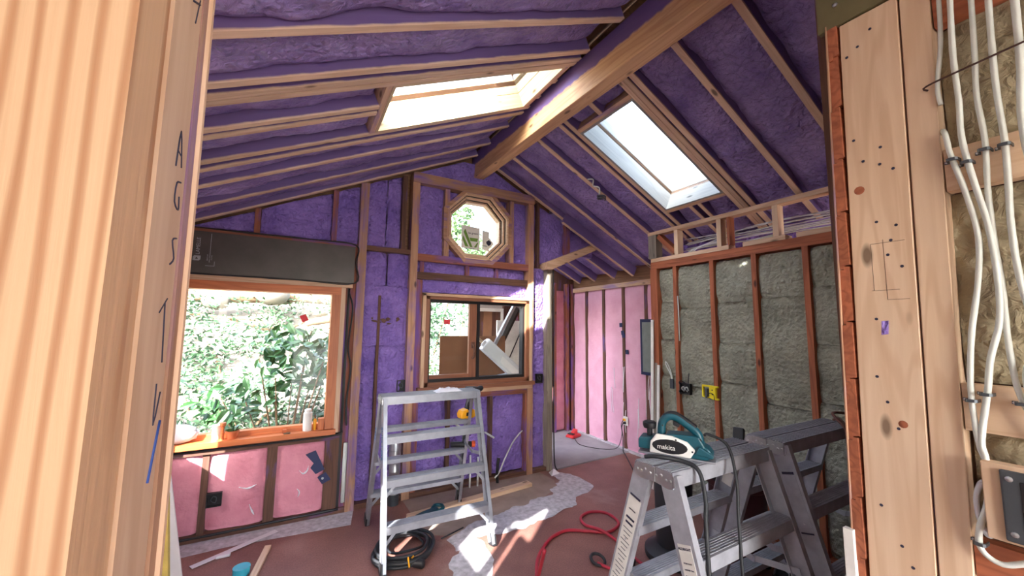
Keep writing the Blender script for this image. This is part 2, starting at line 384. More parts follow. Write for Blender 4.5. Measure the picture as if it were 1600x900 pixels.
rafter(RS, RB, RSK[0]-.05, 2.33, .04)
for y in (3.858, 4.233, 4.657, 5.037): rafter(RS, 2.9, 4.12, y, .04, .14, n=-.1)
# skylight wells
def well(name, S, K, label, mat, H=.34):
    x0, x1, y0, y1 = K
    W = struct(name, label, 'skylight'); t = .02
    for n0, n1 in ((-.0, H/2), (H/2+.005, H)):
        for (xa, ya, xb, yb) in ((x0, y0, x1, y0), (x0, y1, x1, y1)):
            s = -1 if ya == y0 else 1
            board('well_board', W, S.p(xa, ya+s*t/2, (n0+n1)/2), S.p(xb, yb+s*t/2, (n0+n1)/2), t, n1-n0, mat, S.n)
        for xa in (x0, x1):
            s = 1 if (xa-1.75)*S.sx == max((x0-1.75)*S.sx, (x1-1.75)*S.sx) else -1
            c0 = S.p(xa, y0-t, (n0+n1)/2)+S.d*s*t/2; c1 = S.p(xa, y1+t, (n0+n1)/2)+S.d*s*t/2
            board('well_board', W, c0, c1, t, n1-n0, mat, S.n)
    slab('pane', S, x0, x1, y0, y1, H+.01, H+.016, 'glass', W)
    for ya in (y0-.03, y1+.03): board('curb_frame', W, S.p(x0, ya, H+.025), S.p(x1, ya, H+.025), .05, .05, 'alu', S.n)
    for xa in (x0, x1):
        s = 1 if abs(xa-1.75) == max(abs(x0-1.75), abs(x1-1.75)) else -1
        board('curb_frame', W, S.p(xa, y0-.05, H+.025)+S.d*s*.03, S.p(xa, y1+.05, H+.025)+S.d*s*.03, .05, .05, 'alu', S.n)
    for xa in (x0, x1):                                   # header joists above and below the opening
        s = 1 if abs(xa-1.75) == max(abs(x0-1.75), abs(x1-1.75)) else -1
        board('header_joist', ceiling, S.p(xa, y0-.02, .085)+S.d*s*.042, S.p(xa, y1+.02, .085)+S.d*s*.042, .04, .17, 'pine_spray', S.n)
    return W
well('window_4', LS, LSK, 'sunlit skylight in the left roof slope with pale board lining', 'plypale', .24)
well('window_5', RS, RSK, 'skylight in the right roof slope with sky light coloured into its well boards', 'ply_skytint', .42)
blocker = tag(prism('sun_blocker', None, [(.62, 3.40), (1.22, 3.675), (1.22, 4.9), (.62, 4.9)], ((1, 0, 0), (0, 0, 1), (0, 1, 0)), 1.62, 2.12, 'redwood'), 'unseen block added on the left roof slope to shade the skylight', 'sun_blocker', kind='structure')  # unseen block, added to keep the sun off part of the left skylight
# ridge beam
box('ridge_cap', ceiling, (1.5, .45, 3.885), (2.0, 4.15, 3.92), 'deck')
for nm, z0, z1, m in (('ridge_beam', 0, .30, 'beam'),):
    a = V((1.80, .45, 3.36+.15)); b = V((1.768, 4.1, 3.44+.15))
    rb = board(nm, ceiling, a, b, .122, .30, m, (0, 0, 1)); bevel(rb, .006)
# overspray fringe along the top of the ridge beam's left face and foam panels between rafters
def foam_bay(S, x0, x1, y0, y1, seed, n=.04, amp=.026, mat='foam', seam=None):
    o = S.p(x0, y0, n); u = S.p(x1, y0, n)-o; L = u.length
    return bumpy('foam_panel', ceiling, o, u, (0, y1-y0, 0), -S.n, max(6, int(L/.024)), max(4, int((y1-y0)/.02)), amp, mat, seed, 5.5, .035, 1.5, back=.09, seam=seam)
def bays(S, xs, ys, xa, xb, s0, **k):
    for i in range(len(ys)-1):
        a, b = ys[i], ys[i+1]
        if b-a < .07: continue
        foam_bay(S, xa, xb, a+.018, b-.018, s0+i, **k)
bays(LS, None, [.45, .8, 1.25, 1.66, 1.99, 2.085], LB, XE, 1)
bays(LS, None, [2.14, 2.40], LSK[0]-.07, XE, 21); bays(LS, None, [2.48, 2.757], LSK[0]-.07, XE, 22); bays(LS, None, [2.40, 2.48], LSK[0]-.07, XE, 23)
bays(LS, None, [2.14, 2.38], LB, LSK[1]+.07, 24); bays(LS, None, [2.38, 2.62], LB, LSK[1]+.07, 25); bays(LS, None, [2.62, 2.757], LB, LSK[1]+.07, 26)
bays(LS, None, [2.82, 2.91, 3.19, 3.60, 3.96], LB, XE, 31)
bays(RS, None, [.45, .72, 1.13, 1.53, 1.89, 1.95], RB, 4.1, 41, amp=.024, seam=.5)
bays(RS, None, [2.03, 2.33], RB, RSK[0]-.07, 51); bays(RS, None, [2.33, 2.63], RB, RSK[0]-.07, 52)
bays(RS, None, [2.03, 2.29], RSK[1]+.07, 4.1, 53); bays(RS, None, [2.29, 2.385], RSK[1]+.07, 4.1, 54); bays(RS, None, [2.385, 2.63], RSK[1]+.07, 4.1, 55)
bays(RS, None, [2.65, 2.74, 3.09, 3.575, 3.95], RB, 4.12, 61, amp=.014)
bays(RS, None, [3.97, 4.233, 4.657, 5.037, 5.4], 2.8, 4.12, 71, n=.0, amp=.012)

# ------------------------------------------------------------------ gable wall
wall_back = struct('wall_back', 'gable wall framed in studs and filled with purple spray foam', 'wall')
def zroof(x): return 3.69-.458*(1.75-x) if x < 1.75 else 3.675-.485*(x-1.75)
def wallbox(x0, x1, z0, z1, y0=4.115, y1=4.14, mat='deck'):
    box('sheathing', wall_back, (x0, y0, z0), (x1, y1, z1), mat)
W1 = (-1.25, .345, .72, 2.05); W2 = (1.18, 2.42, 1.10, 2.01)
# sheathing around openings (outside face of the wall)
prism('sheathing', wall_back, [(-1.24, 2.05), (-1.24, 2.52), (1.36, 3.72), (1.36, 2.45), (W1[1], 2.45), (W1[1], 2.05)], ((1, 0, 0), (0, 0, 1), (0, 1, 0)), 4.115, 4.14, 'deck')
wallbox(-1.3, W1[1], 0, W1[2]); wallbox(W1[1], W2[0], 0, 2.45); wallbox(W2[0], W2[1], 0, W2[2]); wallbox(W2[1], 2.775, 0, 2.45); wallbox(W2[0], W2[1], W2[3], 2.45)
prism('sheathing', wall_back, [(2.13, 2.45), (2.8, 2.45), (3.6, 2.98), (2.13, 3.70)], ((1, 0, 0), (0, 0, 1), (0, 1, 0)), 4.115, 4.14, 'deck')
prism('sheathing', wall_back, [(1.36, 3.2), (2.13, 3.2), (2.13, 3.80), (1.75, 3.95), (1.36, 3.80)], ((1, 0, 0), (0, 0, 1), (0, 1, 0)), 4.115, 4.14, 'deck')
OC = V((1.757, 0, 2.838)); OR = .385
# sheathing corners round the octagon
for sx in (-1, 1):
    for sz in (-1, 1):
        k = .36; q = .15
        prism('sheathing', wall_back, [(OC.x+sx*.40, OC.z+sz*.40), (OC.x+sx*.40, OC.z+sz*q), (OC.x+sx*q, OC.z+sz*.40)], ((1, 0, 0), (0, 0, 1), (0, 1, 0)), 4.115, 4.14, 'deck')
def stud(x0, x1, z0, z1, mat='tan', y0=D, d=.14, parent=None):
    return box('stud', parent or wall_back, (x0, y0, z0), (x1, y0+d, z1), mat)
stud(-.385, -.342, 2.49, zroof(-.36), 'redspray', D+.012); stud(.232, .276, 2.49, zroof(.25), 'redspray', D+.012)
stud(.475, .552, 0, zroof(.5), 'tan', D-.012)
stud(.69, .715, 0, 2.0, 'dark', D+.02, .1); stud(.885, .93, 2.46, 3.28, 'dark', D+.01)
stud(.985, 1.06, 0, zroof(1.0)-.02, 'tan', D-.01); stud(1.06, 1.128, 0, 2.19, 'redspray', D+.02)
stud(1.345, 1.40, 2.46, 3.22, 'tan'); stud(2.163, 2.216, 2.44, 3.22, 'tan')
stud(2.424, 2.50, 0, zroof(2.46), 'tan', D-.005); stud(2.70, 2.775, 0, 2.44, 'grey', D-.01)
stud(3.0, 3.075, 2.62, zroof(3.03), 'redspray', D+.015); stud(2.565, 2.6, 2.44, zroof(2.58), 'dark', D+.02)
stud(1.44, 1.478, .06, .93, 'dark', D+.02); stud(1.942, 1.98, .06, .93, 'dark', D+.02)
stud(2.40, 2.424, 0, 1.0, 'redspray', D+.01)
box('block', wall_back, (.556, D+.005, 2.445), (.985, D+.13, 2.492), 'dark')
box('plate', wall_back, (-1.3, D+.005, 0), (2.7, D+.14, .045), 'dark')
box('plate', wall_back, (1.06, D-.005, 2.385), (2.424, D+.14, 2.462), 'redspray')
box('plate', wall_back, (1.06, D+.01, 2.195), (2.424, D+.14, 2.27), 'dark')
box('plate', wall_back, (1.128, D+.01, .925), (2.424, D+.14, .985), 'redspray')
for x in (1.62, 1.99, 1.10): box('block', wall_back, (x, D+.03, 2.27), (x+.04, D+.13, 2.385), 'redspray')
box('plate', wall_back, (.985, D-.02, 3.225), (2.5, D+.12, 3.335), 'tan')
prism('gable_header', wall_back, [(2.66, 2.425), (2.74, 2.425), (3.52, 2.775), (3.56, 2.83), (3.50, 2.855), (2.66, 2.51)], ((1, 0, 0), (0, 0, 1), (0, 1, 0)), 3.9, 4.16, 'pine', .003)
# foam in the gable bays
def gfoam(x0, x1, z0, z1, seed, y=D+.045, amp=.02, mat='foam2', name='foam_panel', roof=False, f=6.5):
    W, H = x1-x0, z1-z0
    clip = (lambda p: V((p.x, p.y, min(p.z, zroof(p.x)-.01)))) if roof else None
    return bumpy(name, wall_back, (x0, y, z0), (0, 0, H), (W, 0, 0), (0, -1, 0), max(6, int(H/.03)), max(5, int(W/.026)), amp, mat, seed, f, .03, 1.0, clip, .07)
gfoam(-1.25, -.385, 2.50, zroof(-.385), 101, roof=True); gfoam(-.342, .232, 2.50, zroof(.232), 102, roof=True); gfoam(.276, .475, 2.49, zroof(.475), 103, roof=True)
gfoam(.552, .735, 2.49, zroof(.735), 104, roof=True, y=D+.03); gfoam(.745, .885, 2.49, zroof(.885), 105, roof=True, y=D+.05)
gfoam(.552, .765, 2.1, 2.445, 106); gfoam(.775, .985, 2.1, 2.445, 107)
gfoam(.552, .985, 1.50, 2.1, 108, y=D+.03, amp=.012)
gfoam(.552, .69, .05, 1.50, 109, amp=.026, f=9); gfoam(.715, .985, .05, 1.50, 110, amp=.026, f=9)
gfoam(1.06, 1.345, 2.46, 3.225, 111, amp=.008); gfoam(2.216, 2.424, 2.44, 3.225, 112, amp=.01); gfoam(2.5, 2.565, 2.44, 3.3, 113); gfoam(2.6, 3.0, 2.5, zroof(2.6), 114, roof=True, amp=.01)
gfoam(3.075, 3.5, 2.66, zroof(3.075), 115, roof=True, amp=.01)
gfoam(1.06, 1.62, 2.27, 2.385, 116); gfoam(1.66, 1.99, 2.27, 2.385, 117); gfoam(2.03, 2.424, 2.27, 2.385, 118); gfoam(1.06, 2.424, 2.06, 2.195, 119, y=D+.02)
gfoam(2.5, 2.70, .03, 2.44, 120, amp=.02, f=9)
gfoam(1.128, 1.44, .06, .93, 121, amp=.022, f=8); gfoam(1.478, 1.942, .06, .93, 122, amp=.014); gfoam(1.98, 2.40, .06, .93, 123, amp=.01)
gfoam(1.06, 2.5, 3.34, 3.6, 124, roof=True)
for sx in (-1, 1):
    for sz in (-1, 1):
        x0 = 1.40 if sx < 0 else 2.0; z0 = 2.462 if sz < 0 else 3.06
        gfoam(x0, x0+.16, z0, z0+.16, 130+sx+3*sz, y=D+.07, amp=.01)
for x, z, a, b in ((.66, 1.745, .022, .012), (.70, 1.735, .03, .008), (.75, 1.75, .03, .018), (.79, 1.765, .02, .014), (.885, 1.765, .014, .022), (.80, 1.72, .02, .006), (.64, 1.77, .006, .014)):
    prism('foam_gouge', wall_back, [(x+a*math.cos(t)*(1+.4*math.sin(3*t+x*9)), z+b*math.sin(t)*(1+.3*math.cos(2*t+x*20))) for t in [i*math.pi/6 for i in range(12)]], ((1, 0, 0), (0, 0, 1), (0, 1, 0)), D+.006, D+.05, 'dark')
# pink batts under the big window
for x0, x1, s in ((-1.25, -.60, 1), (-.555, -.16, 2), (-.085, .285, 3)):
    gfoam(x0, x1, .05, .655, 140+s, y=D+.01, amp=.016, mat='pink', name='pink_batt', f=5)
stud(-.60, -.555, .045, .66, 'dark', D+.02); stud(-.16, -.085, .045, .66, 'dark', D+.005); stud(.285, .40, .045, .70, 'dark', D+.005)
box('plate', wall_back, (-1.3, D+.0, .655), (.40, D+.14, .70), 'dark')
box('gap_tape', wall_back, (.40, D+.02, .05), (.425, D+.1, 2.1), 'black'); stud(.425, .475, .045, 2.49, 'redspray', D+.02)
tube('sealant_bead', wall_back, [(-1.2, D-.004, .685), (-.6, D-.006, .69), (0, D-.004, .688), (.38, D-.006, .70), (.41, D-.004, .8), (.405, D-.006, 1.3), (.415, D-.004, 2.05)], .008, 'black', 6, 5, .5)
tube('sealant_bead', wall_back, [(-1.2, D-.002, .04), (-.5, D-.004, .035), (0, D-.002, .04), (.42, D-.004, .04)], .012, 'black', 6, 6, .6)
# wrapped header over the big window
hd = box('header', wall_back, (-1.28, D-.03, 2.10), (.447, D+.12, 2.455), 'film'); box('plate', wall_back, (-1.28, D-.025, 2.455), (.45, D+.12, 2.49), 'redspray')
tube('sealant_bead', wall_back, [(-1.2, D-.035, 2.485), (-.4, D-.037, 2.48), (.1, D-.035, 2.482), (.45, D-.036, 2.47), (.455, D-.036, 2.3), (.452, D-.036, 2.1), (0, D-.036, 2.1), (-.6, D-.036, 2.103), (-1.2, D-.036, 2.1)], .007, 'black', 6, 5, .6)
hm = D-.0315
for (x, z, s, sz) in ((-.745, 2.33, 'LAMELLE', .036), (-.665, 2.24, 'SIMPLY STRONG', .011), (-.68, 2.24, 'BEAM 3100', .011), (-.652, 2.24, 'FSC MIX', .011)):
    text('lettering', wall_back, s, (x, hm, z), (0, 0, 1), (-1, 0, 0), sz, 'alud')
prism('emblem', wall_back, [(-.775, 2.21), (-.735, 2.21), (-.725, 2.22), (-.725, 2.25), (-.765, 2.25), (-.775, 2.24)], ((1, 0, 0), (0, 0, 1), (0, 1, 0)), hm, hm-.001, 'alud')
prism('emblem', wall_back, [(-.76, 2.222), (-.74, 2.222), (-.75, 2.24)], ((1, 0, 0), (0, 0, 1), (0, 1, 0)), hm-.001, hm-.0015, 'film')
box('printed_line', wall_back, (-.667, hm-.001, 2.28), (-.664, hm, 2.44), 'alud'); box('printed_line', wall_back, (-.69, hm-.001, 2.17), (-.63, hm, 2.173), 'alud'); box('printed_line', wall_back, (-.633, hm-.001, 2.17), (-.63, hm, 2.21), 'alud')

# ------------------------------------------------------------------ windows
w1 = struct('window_1', 'large window with orange timber frame looking on the leafy bank', 'window')
box('trim_board', w1, (-1.25, D-.03, 2.055), (.44, D+.1, 2.095), 'pine'); box('trim_board', w1, (.345, D-.01, .72), (.385, D+.1, 2.055), 'pine'); box('trim_board', w1, (.385, D+.01, .72), (.40, D+.1, 2.055), 'redspray')
box('frame_head', w1, (-1.25, D-.015, 1.985), (.345, D+.13, 2.055), 'jamb'); box('frame_jamb', w1, (.268, D-.015, .76), (.345, D+.13, 1.985), 'jamb'); box('frame_jamb', w1, (-1.25, D-.015, .76), (-1.19, D+.13, 1.985), 'jamb')
box('sill', w1, (-1.25, D-.04, .712), (.36, D+.16, .755), 'jamb')
box('frame_rail', w1, (-1.19, D+.06, .755), (.268, D+.13, .80), 'jamb')
box('pane', w1, (-1.19, D+.10, .80), (.268, D+.106, 1.985), 'glass')
def redsticker(parent, x, y, z, w, h, rot=0):
    c, s = math.cos(rot), math.sin(rot)
    pts = [(x+a*c-b*s, z+a*s+b*c) for a, b in ((-w/2, -h/2), (w/2, -h/2), (w/2, h/2), (-w/2, h/2))]
    prism('red_sticker', parent, pts, ((1, 0, 0), (0, 0, 1), (0, 1, 0)), y-.002, y, 'redtag')
redsticker(w1, .05, D+.0985, 1.76, .055, .065, .45)
w2 = struct('window_2', 'sliding window in a black edged brown frame onto the porch', 'window')
for (x0, x1, z0, z1, m, y0, y1) in ((1.13, 1.165, 1.04, 2.045, 'pine', -.02, .1), (2.44, 2.475, 1.04, 2.02, 'pine', -.02, .1), (1.13, 2.475, 2.02, 2.05, 'pine', -.02, .1),
        (1.165, 1.21, 1.07, 2.02, 'brownsash', -.01, .13), (2.395, 2.44, 1.07, 2.02, 'brownsash', -.01, .13), (1.165, 2.44, 1.985, 2.02, 'brownsash', -.01, .13), (1.165, 2.44, 1.07, 1.115, 'brownsash', -.01, .13)):
    box('frame_board', w2, (x0, D+y0, z0), (x1, D+y1, z1), m)
for (x0, x1, z0, z1) in ((1.21, 1.235, 1.115, 1.985), (2.37, 2.395, 1.115, 1.985), (1.235, 2.37, 1.955, 1.985), (1.235, 2.37, 1.115, 1.145), (1.775, 1.805, 1.145, 1.955)):
    box('black_frame', w2, (x0, D+.03, z0), (x1, D+.11, z1), 'black')
sash = box('sash', w2, (1.685, D+.045, 1.145), (1.772, D+.085, 1.955), 'brownsash'); box('sash_rail', w2, (1.235, D+.045, 1.145), (1.685, D+.085, 1.185), 'brownsash')
tube('handle', w2, [(1.73, D+.04, 1.50), (1.73, D+.01, 1.49), (1.735, D+.0, 1.44), (1.735, D+.004, 1.38), (1.72, D+.02, 1.345)], .011, 'dark', 8)
box('handle_base', w2, (1.712, D+.03, 1.46), (1.752, D+.047, 1.53), 'dark')
for x0, x1 in ((1.235, 1.685), (1.805, 2.37)): box('pane', w2, (x0, D+.07, 1.145 if x0 > 1.5 else 1.185), (x1, D+.075, 1.955), 'glass')
box('stool', w2, (1.10, D-.05, 1.03), (2.50, D+.04, 1.072), 'brownsash'); box('apron', w2, (1.10, D-.02, .985), (2.48, D+.03, 1.03), 'pine')
redsticker(w2, 1.43, D+.069, 1.75, .07, .05, 0)
# octagon
w3 = struct('window_3', 'octagonal window high in the gable with stepped timber frame', 'window')
def octpts(r): return [(OC.x+r/math.cos(math.pi/8)*math.cos(math.pi/8+i*math.pi/4), OC.z+r/math.cos(math.pi/8)*math.sin(math.pi/8+i*math.pi/4)) for i in range(8)]
def octring(name, r0, r1, y0, y1, mat):
    a, b = octpts(r0), octpts(r1)
    for i in range(8):
        j = (i+1) % 8
        prism(name, w3, [a[i], a[j], b[j], b[i]], ((1, 0, 0), (0, 0, 1), (0, 1, 0)), y0, y1, mat)
octring('frame_piece', .385, .425, D-.01, D+.145, 'tan')
octring('frame_piece', .36, .385, D-.0, D+.16, 'pine'); octring('black_line', .352, .36, D+.03, D+.16, 'black'); octring('frame_piece', .33, .352, D+.04, D+.17, 'pine'); octring('black_line', .322, .33, D+.075, D+.17, 'black'); octring('sash_piece', .302, .322, D+.085, D+.17, 'pine')
prism('pane', w3, octpts(.302), ((1, 0, 0), (0, 0, 1), (0, 1, 0)), D+.145, D+.15, 'glass')
ys = D+.143
prism('sticker', w3, [(1.60, 2.615), (1.83, 2.60), (1.83, 2.87), (1.60, 2.88)], ((1, 0, 0), (0, 0, 1), (0, 1, 0)), ys, ys-.002, 'paper')
for pts in ([(1.625, 2.80), (1.645, 2.84), (1.74, 2.63), (1.71, 2.63)], [(1.61, 2.72), (1.62, 2.76), (1.69, 2.63), (1.65, 2.63)], [(1.70, 2.74), (1.81, 2.74), (1.80, 2.70), (1.715, 2.70)], [(1.80, 2.69), (1.815, 2.69), (1.79, 2.63), (1.76, 2.63)]):
    prism('green_logo', w3, pts, ((1, 0, 0), (0, 0, 1), (0, 1, 0)), ys-.002, ys-.003, 'green')
text('lettering', w3, 'be green', (1.745, ys-.0035, 2.795), (1, 0, 0), (0, 0, 1), .036, 'ink'); text('lettering', w3, 'low e argon glass', (1.715, ys-.0035, 2.612), (1, 0, 0), (0, 0, 1), .02, 'ink')
prism('sticker', w3, [(1.865, 2.615), (1.955, 2.60), (1.955, 2.84), (1.865, 2.85)], ((1, 0, 0), (0, 0, 1), (0, 1, 0)), ys, ys-.002, 'paper')
prism('sticker', w3, [(1.90, 2.70), (1.96, 2.63), (2.02, 2.70), (1.96, 2.77)], ((1, 0, 0), (0, 0, 1), (0, 1, 0)), ys-.002, ys-.004, 'paper')
prism('print_mark', w3, [(1.92, 2.69), (1.95, 2.665), (1.98, 2.69), (1.985, 2.715), (1.95, 2.74), (1.915, 2.715)], ((1, 0, 0), (0, 0, 1), (0, 1, 0)), ys-.004, ys-.005, 'ink')
text('lettering', w3, 'NFRC', (1.905, ys-.0045, 2.66), (1, 0, 0), (0, 0, 1), .022, 'ink')

# ------------------------------------------------------------------ side walls
wall_right = struct('wall_right', 'pink batts behind clear film in the side alcove', 'wall')
XP = 4.116
box('sheathing', wall_right, (4.20, .45, 0), (4.23, 5.4, 2.6), 'deck')
ps = [3.28, 3.683, 4.10, 4.515, 4.919, 5.27]
for y in ps: box('stud', wall_right, (XP+.004, y-.022, .02), (XP+.09, y+.022, 2.31), 'dark')
for i in range(len(ps)-1): bumpy('pink_batt', wall_right, (XP+.012, ps[i]+.018, .03), (0, 0, 2.27), (0, ps[i+1]-ps[i]-.036, 0), (-1, 0, 0), 60, 14, .010, 'pinkpoly', 200+i, 5, .016, 2.5, back=.05)
bumpy('pink_batt', wall_right, (XP+.012, 2.85, .03), (0, 0, 2.27), (0, .41, 0), (-1, 0, 0), 60, 14, .010, 'pinkpoly', 209, 5, .016, 2.5, back=.05)
box('plate', wall_right, (XP-.01, 2.8, 2.30), (XP+.1, 5.3, 2.37), 'pine_spray'); box('plate', wall_right, (XP-.02, 2.8, .0), (XP+.1, 5.3, .03), 'compound')
for (y, z, r) in ((4.13, 1.75, .1), (4.095, 1.64, .3), (4.08, 1.60, .3), (4.015, 1.37, .15)):
    o = board('tape_patch', wall_right, (XP-.012, y, z-.03), (XP-.012, y+.02*r, z+.03), .055, .003, 'bluetape', (1, 0, 0))
random.seed(3)
for k in range(16):
    y = random.uniform(3.5, 4.35); z = random.uniform(.35, 1.05); tube('film_fold', wall_right, [(XP-.004, y, z+.16), (XP-.009, y+random.uniform(-.02, .02), z), (XP-.003, y+random.uniform(-.03, .03), z-random.uniform(.1, .25))], .004, 'plastic', 5, 4)
wall_alcove = struct('wall_alcove', 'far end wall of the alcove with dark studs', 'wall')
box('sheathing', wall_alcove, (2.78, 5.34, 0), (4.2, 5.37, 2.9), 'dark')
for x in (3.0, 3.35, 3.62, 3.72, 3.98, 4.07): box('stud', wall_alcove, (x, 5.25, 0), (x+.045, 5.34, 2.45), 'redspray')
for x0, x1, s in ((3.4, 3.62, 0), (3.77, 3.98, 1)): bumpy('pink_batt', wall_alcove, (x0, 5.31, .03), (0, 0, 2.3), (x1-x0, 0, 0), (0, -1, 0), 50, 8, .01, 'pink', 220+s, 5, .02)
for a, b in (((2.76, 4.15, 0), (2.785, 4.35, 2.9)), ((2.76, 5.25, 0), (2.785, 5.35, 2.9)), ((2.76, 4.35, 2.1), (2.785, 5.25, 2.9))): box('sheathing', wall_alcove, a, b, 'dark')
# mineral wool partition
wall_wool = struct('wall_partition', 'low partition of red studs filled with grey green mineral wool', 'wall')
XW = 3.5
rs = [2.98, 2.722, 2.301, 1.902, 1.505, 1.115, .72]
for i, y in enumerate(rs):
    box('stud', wall_wool, (XW-(.005 if i else .02), y-.021-(.02 if i == 0 else 0), .04), (XW+.09, y+.021+(.03 if i == 0 else 0), 2.375), 'redwood')
random.seed(11)
k = 0
for i in range(len(rs)-1):
    a, b = rs[i+1]+.02, rs[i]-.02
    cuts = [.04]+sorted({round(z+random.uniform(-.05, .05), 3) for z in ((.55, 1.12, 1.95) if i % 2 else (.5, 1.2, 1.55, 2.0))})+[2.36]
    for z0, z1 in zip(cuts, cuts[1:]):
        bumpy('wool_batt', wall_wool, (XW+.018, a, z0+.001), (0, 0, z1-z0-.002), (0, b-a, 0), (-1, 0, 0), max(6, int((z1-z0)/.035)), 13, .022, 'wool', 300+k, 9, .02, 1, back=.06, eend=.02); k += 1
box('backing', wall_wool, (XW+.092, .6, 0), (XW+.11, 3.03, 2.37), 'dark')
box('plate', wall_wool, (XW-.008, .62, 2.372), (XW+.1, 3.03, 2.412), 'redwood'); box('plate', wall_wool, (XW-.012, .62, 2.412), (XW+.1, 3.03, 2.452), 'redwood'); box('plate', wall_wool, (XW-.01, .62, .0), (XW+.1, 3.03, .04), 'redwood')
for y0, y1 in ((3.02, 2.11), (1.98, 1.63), (1.55, 1.3), (1.20, .62)): box('plate', wall_wool, (XW-.018, y1, 2.452), (XW+.09, y0, 2.492), 'pine')
box('plate', wall_wool, (XW-.025, .62, 2.76), (XW+.075, 3.05, 2.80), 'pine')
for y in (2.68, 2.20, 1.70, 1.27, .88): box('stud', wall_wool, (XW-.02, y-.022, 2.492), (XW+.07, y+.022, 2.76), 'plank')
box('stud', wall_wool, (XW-.01, 2.10, 2.492), (XW+.07, 2.125, 2.76), 'redwood')
box('post', wall_wool, (XW-.03, 2.93, 2.492), (XW+.07, 3.04, 2.76), 'grey')
board('brace', wall_wool, (XW+.03, 2.92, 2.74), (XW+.03, 2.70, 2.52), .05, .09, 'redwood', (1, 0, 0))
bumpy('foam_panel', wall_wool, (XW+.55, .6, 2.25), (0, 2.4, 0), (-.22, 0, .42), (-1, 0, .4), 70, 16, .03, 'foam2', 390, 6, .02)

# ------------------------------------------------------------------ left wall with two openings, near wall, entry wall
wall_left = struct('wall_left', 'low eave wall on the left with small openings', 'wall')
def lw(y0, y1, z0, z1): box('sheathing', wall_left, (-1.24, y0, z0), (-1.20, y1, z1), 'deck')
lw(.5, 4.14, 0, 1.05); lw(3.62, 4.14, 1.05, 2.36); lw(1.46, 3.29, 1.05, 2.36); lw(3.29, 3.62, 1.38, 2.36); lw(.5, 1.46, 1.05, 1.5); lw(.86, 1.28, 1.5, 2.36); lw(1.28, 1.46, 2.06, 2.36); lw(.5, .86, 1.5, 1.98)
lw(.5, 4.14, 2.36, 2.6)
for y in (.5, 1.06, 1.6, 2.2, 2.65, 3.1, 3.65): box('stud', wall_left, (-1.20, y-.02, .0), (-1.11, y+.02, 2.36), 'tan')
for i, (a, b) in enumerate(((1.63, 2.18), (2.22, 2.63), (2.67, 3.08), (3.70, 3.95))): bumpy('foam_panel', wall_left, (-1.17, a, .03), (0, 0, 2.3), (0, b-a, 0), (1, 0, 0), 50, 12, .02, 'foam2', 400+i)
# entry side behind the viewer: flat ceiling, side wall, open towards the garden
entry = struct('ceiling_entry', 'flat ceiling over the entry side', 'ceiling')
box('ceiling_board', entry, (-.95, -2.6, 3.0), (1.76, .44, 3.06), 'drywall'); box('side_board', entry, (-.99, -2.6, 0), (-.95, .41, 3.0), 'drywall')
box('gable_board', entry, (-.8, .42, 2.98), (1.62, .45, 3.75), 'deck'); box('gable_board', entry, (1.62, .42, 2.9), (4.2, .45, 3.75), 'deck')
box('corner_board', entry, (-1.24, .42, 0), (-.95, .44, 1.75), 'drywall')
box('back_board', entry, (-.99, -2.64, 0), (-.05, -2.6, 3.0), 'drywall'); box('back_board', entry, (-.05, -2.64, 2.6), (1.76, -2.6, 3.0), 'drywall')
wall_front = struct('wall_front', 'framed wall with the wide opening one looks through', 'wall')
# left jamb of the opening
pst = board('post', wall_front, (-.173, .372, -.0), (-.155, .372, 2.9), .10, .05, 'ring', (0, 1, 0)); pst.matrix_basis.translation

def multi(name, parent, boxes, M, mat):
    vs = []; fs = []
    for c, s in boxes:
        c = V(c); b = len(vs)
        for k in ((-1, -1, -1), (1, -1, -1), (1, 1, -1), (-1, 1, -1), (-1, -1, 1), (1, -1, 1), (1, 1, 1), (-1, 1, 1)): vs.append(c+V((k[0]*s[0], k[1]*s[1], k[2]*s[2]))/2)
        fs += [tuple(b+i for i in f) for f in BOXF]
    return mesh_obj(name, vs, fs, mat, parent, M)
bd = box('board', wall_front, (-.34, .397, 0), (-.122, .446, 2.9), 'ring')
box('stud', wall_front, (-.21, .447, 0), (-.119, .536, 2.9), 'plank')
board('edge_strip', wall_front, (-.165, .549, 2.6), (-.165, .590, 0), .09, .022, 'tan', (0, 1, 0)); board('edge_strip', wall_front, (-.16, .565, 2.6), (-.16, .612, 0), .088, .010, 'pine', (0, 1, 0))
box('edge_trim', wall_front, (-.36, .38, 0), (-.205, .396, 2.9), 'plank').location.x -= .0
for x in (-.62, -1.0): box('stud', wall_front, (x, .41, 0), (x+.04, .55, 2.2), 'tan')
# ink on the jamb stud
def stroke(pts, r=.0016, mat='ink'): tube('ink_mark', wall_front, [(-.1188, y, z) for y, z in pts], r*.62, mat, 5, 3)
stroke([(.50, 2.045), (.525, 2.06)], .002); stroke([(.525, 2.065), (.515, 2.03)], .0015)
stroke([(.498, 1.86), (.505, 1.90), (.518, 1.865)]); stroke([(.500, 1.878), (.515, 1.876)], .0013); stroke([(.522, 1.85), (.508, 1.845), (.506, 1.825), (.522, 1.82), (.52, 1.834)])
stroke([(.527, 1.79), (.513, 1.785), (.524, 1.768), (.512, 1.76)]); stroke([(.51, 1.72), (.52, 1.66)], .0016); stroke([(.495, 1.71), (.517, 1.725)], .0012)
stroke([(.51, 1.64), (.512, 1.60), (.525, 1.63)], .0015); stroke([(.533, 1.60), (.512, 1.545)], .0028, 'blueink')
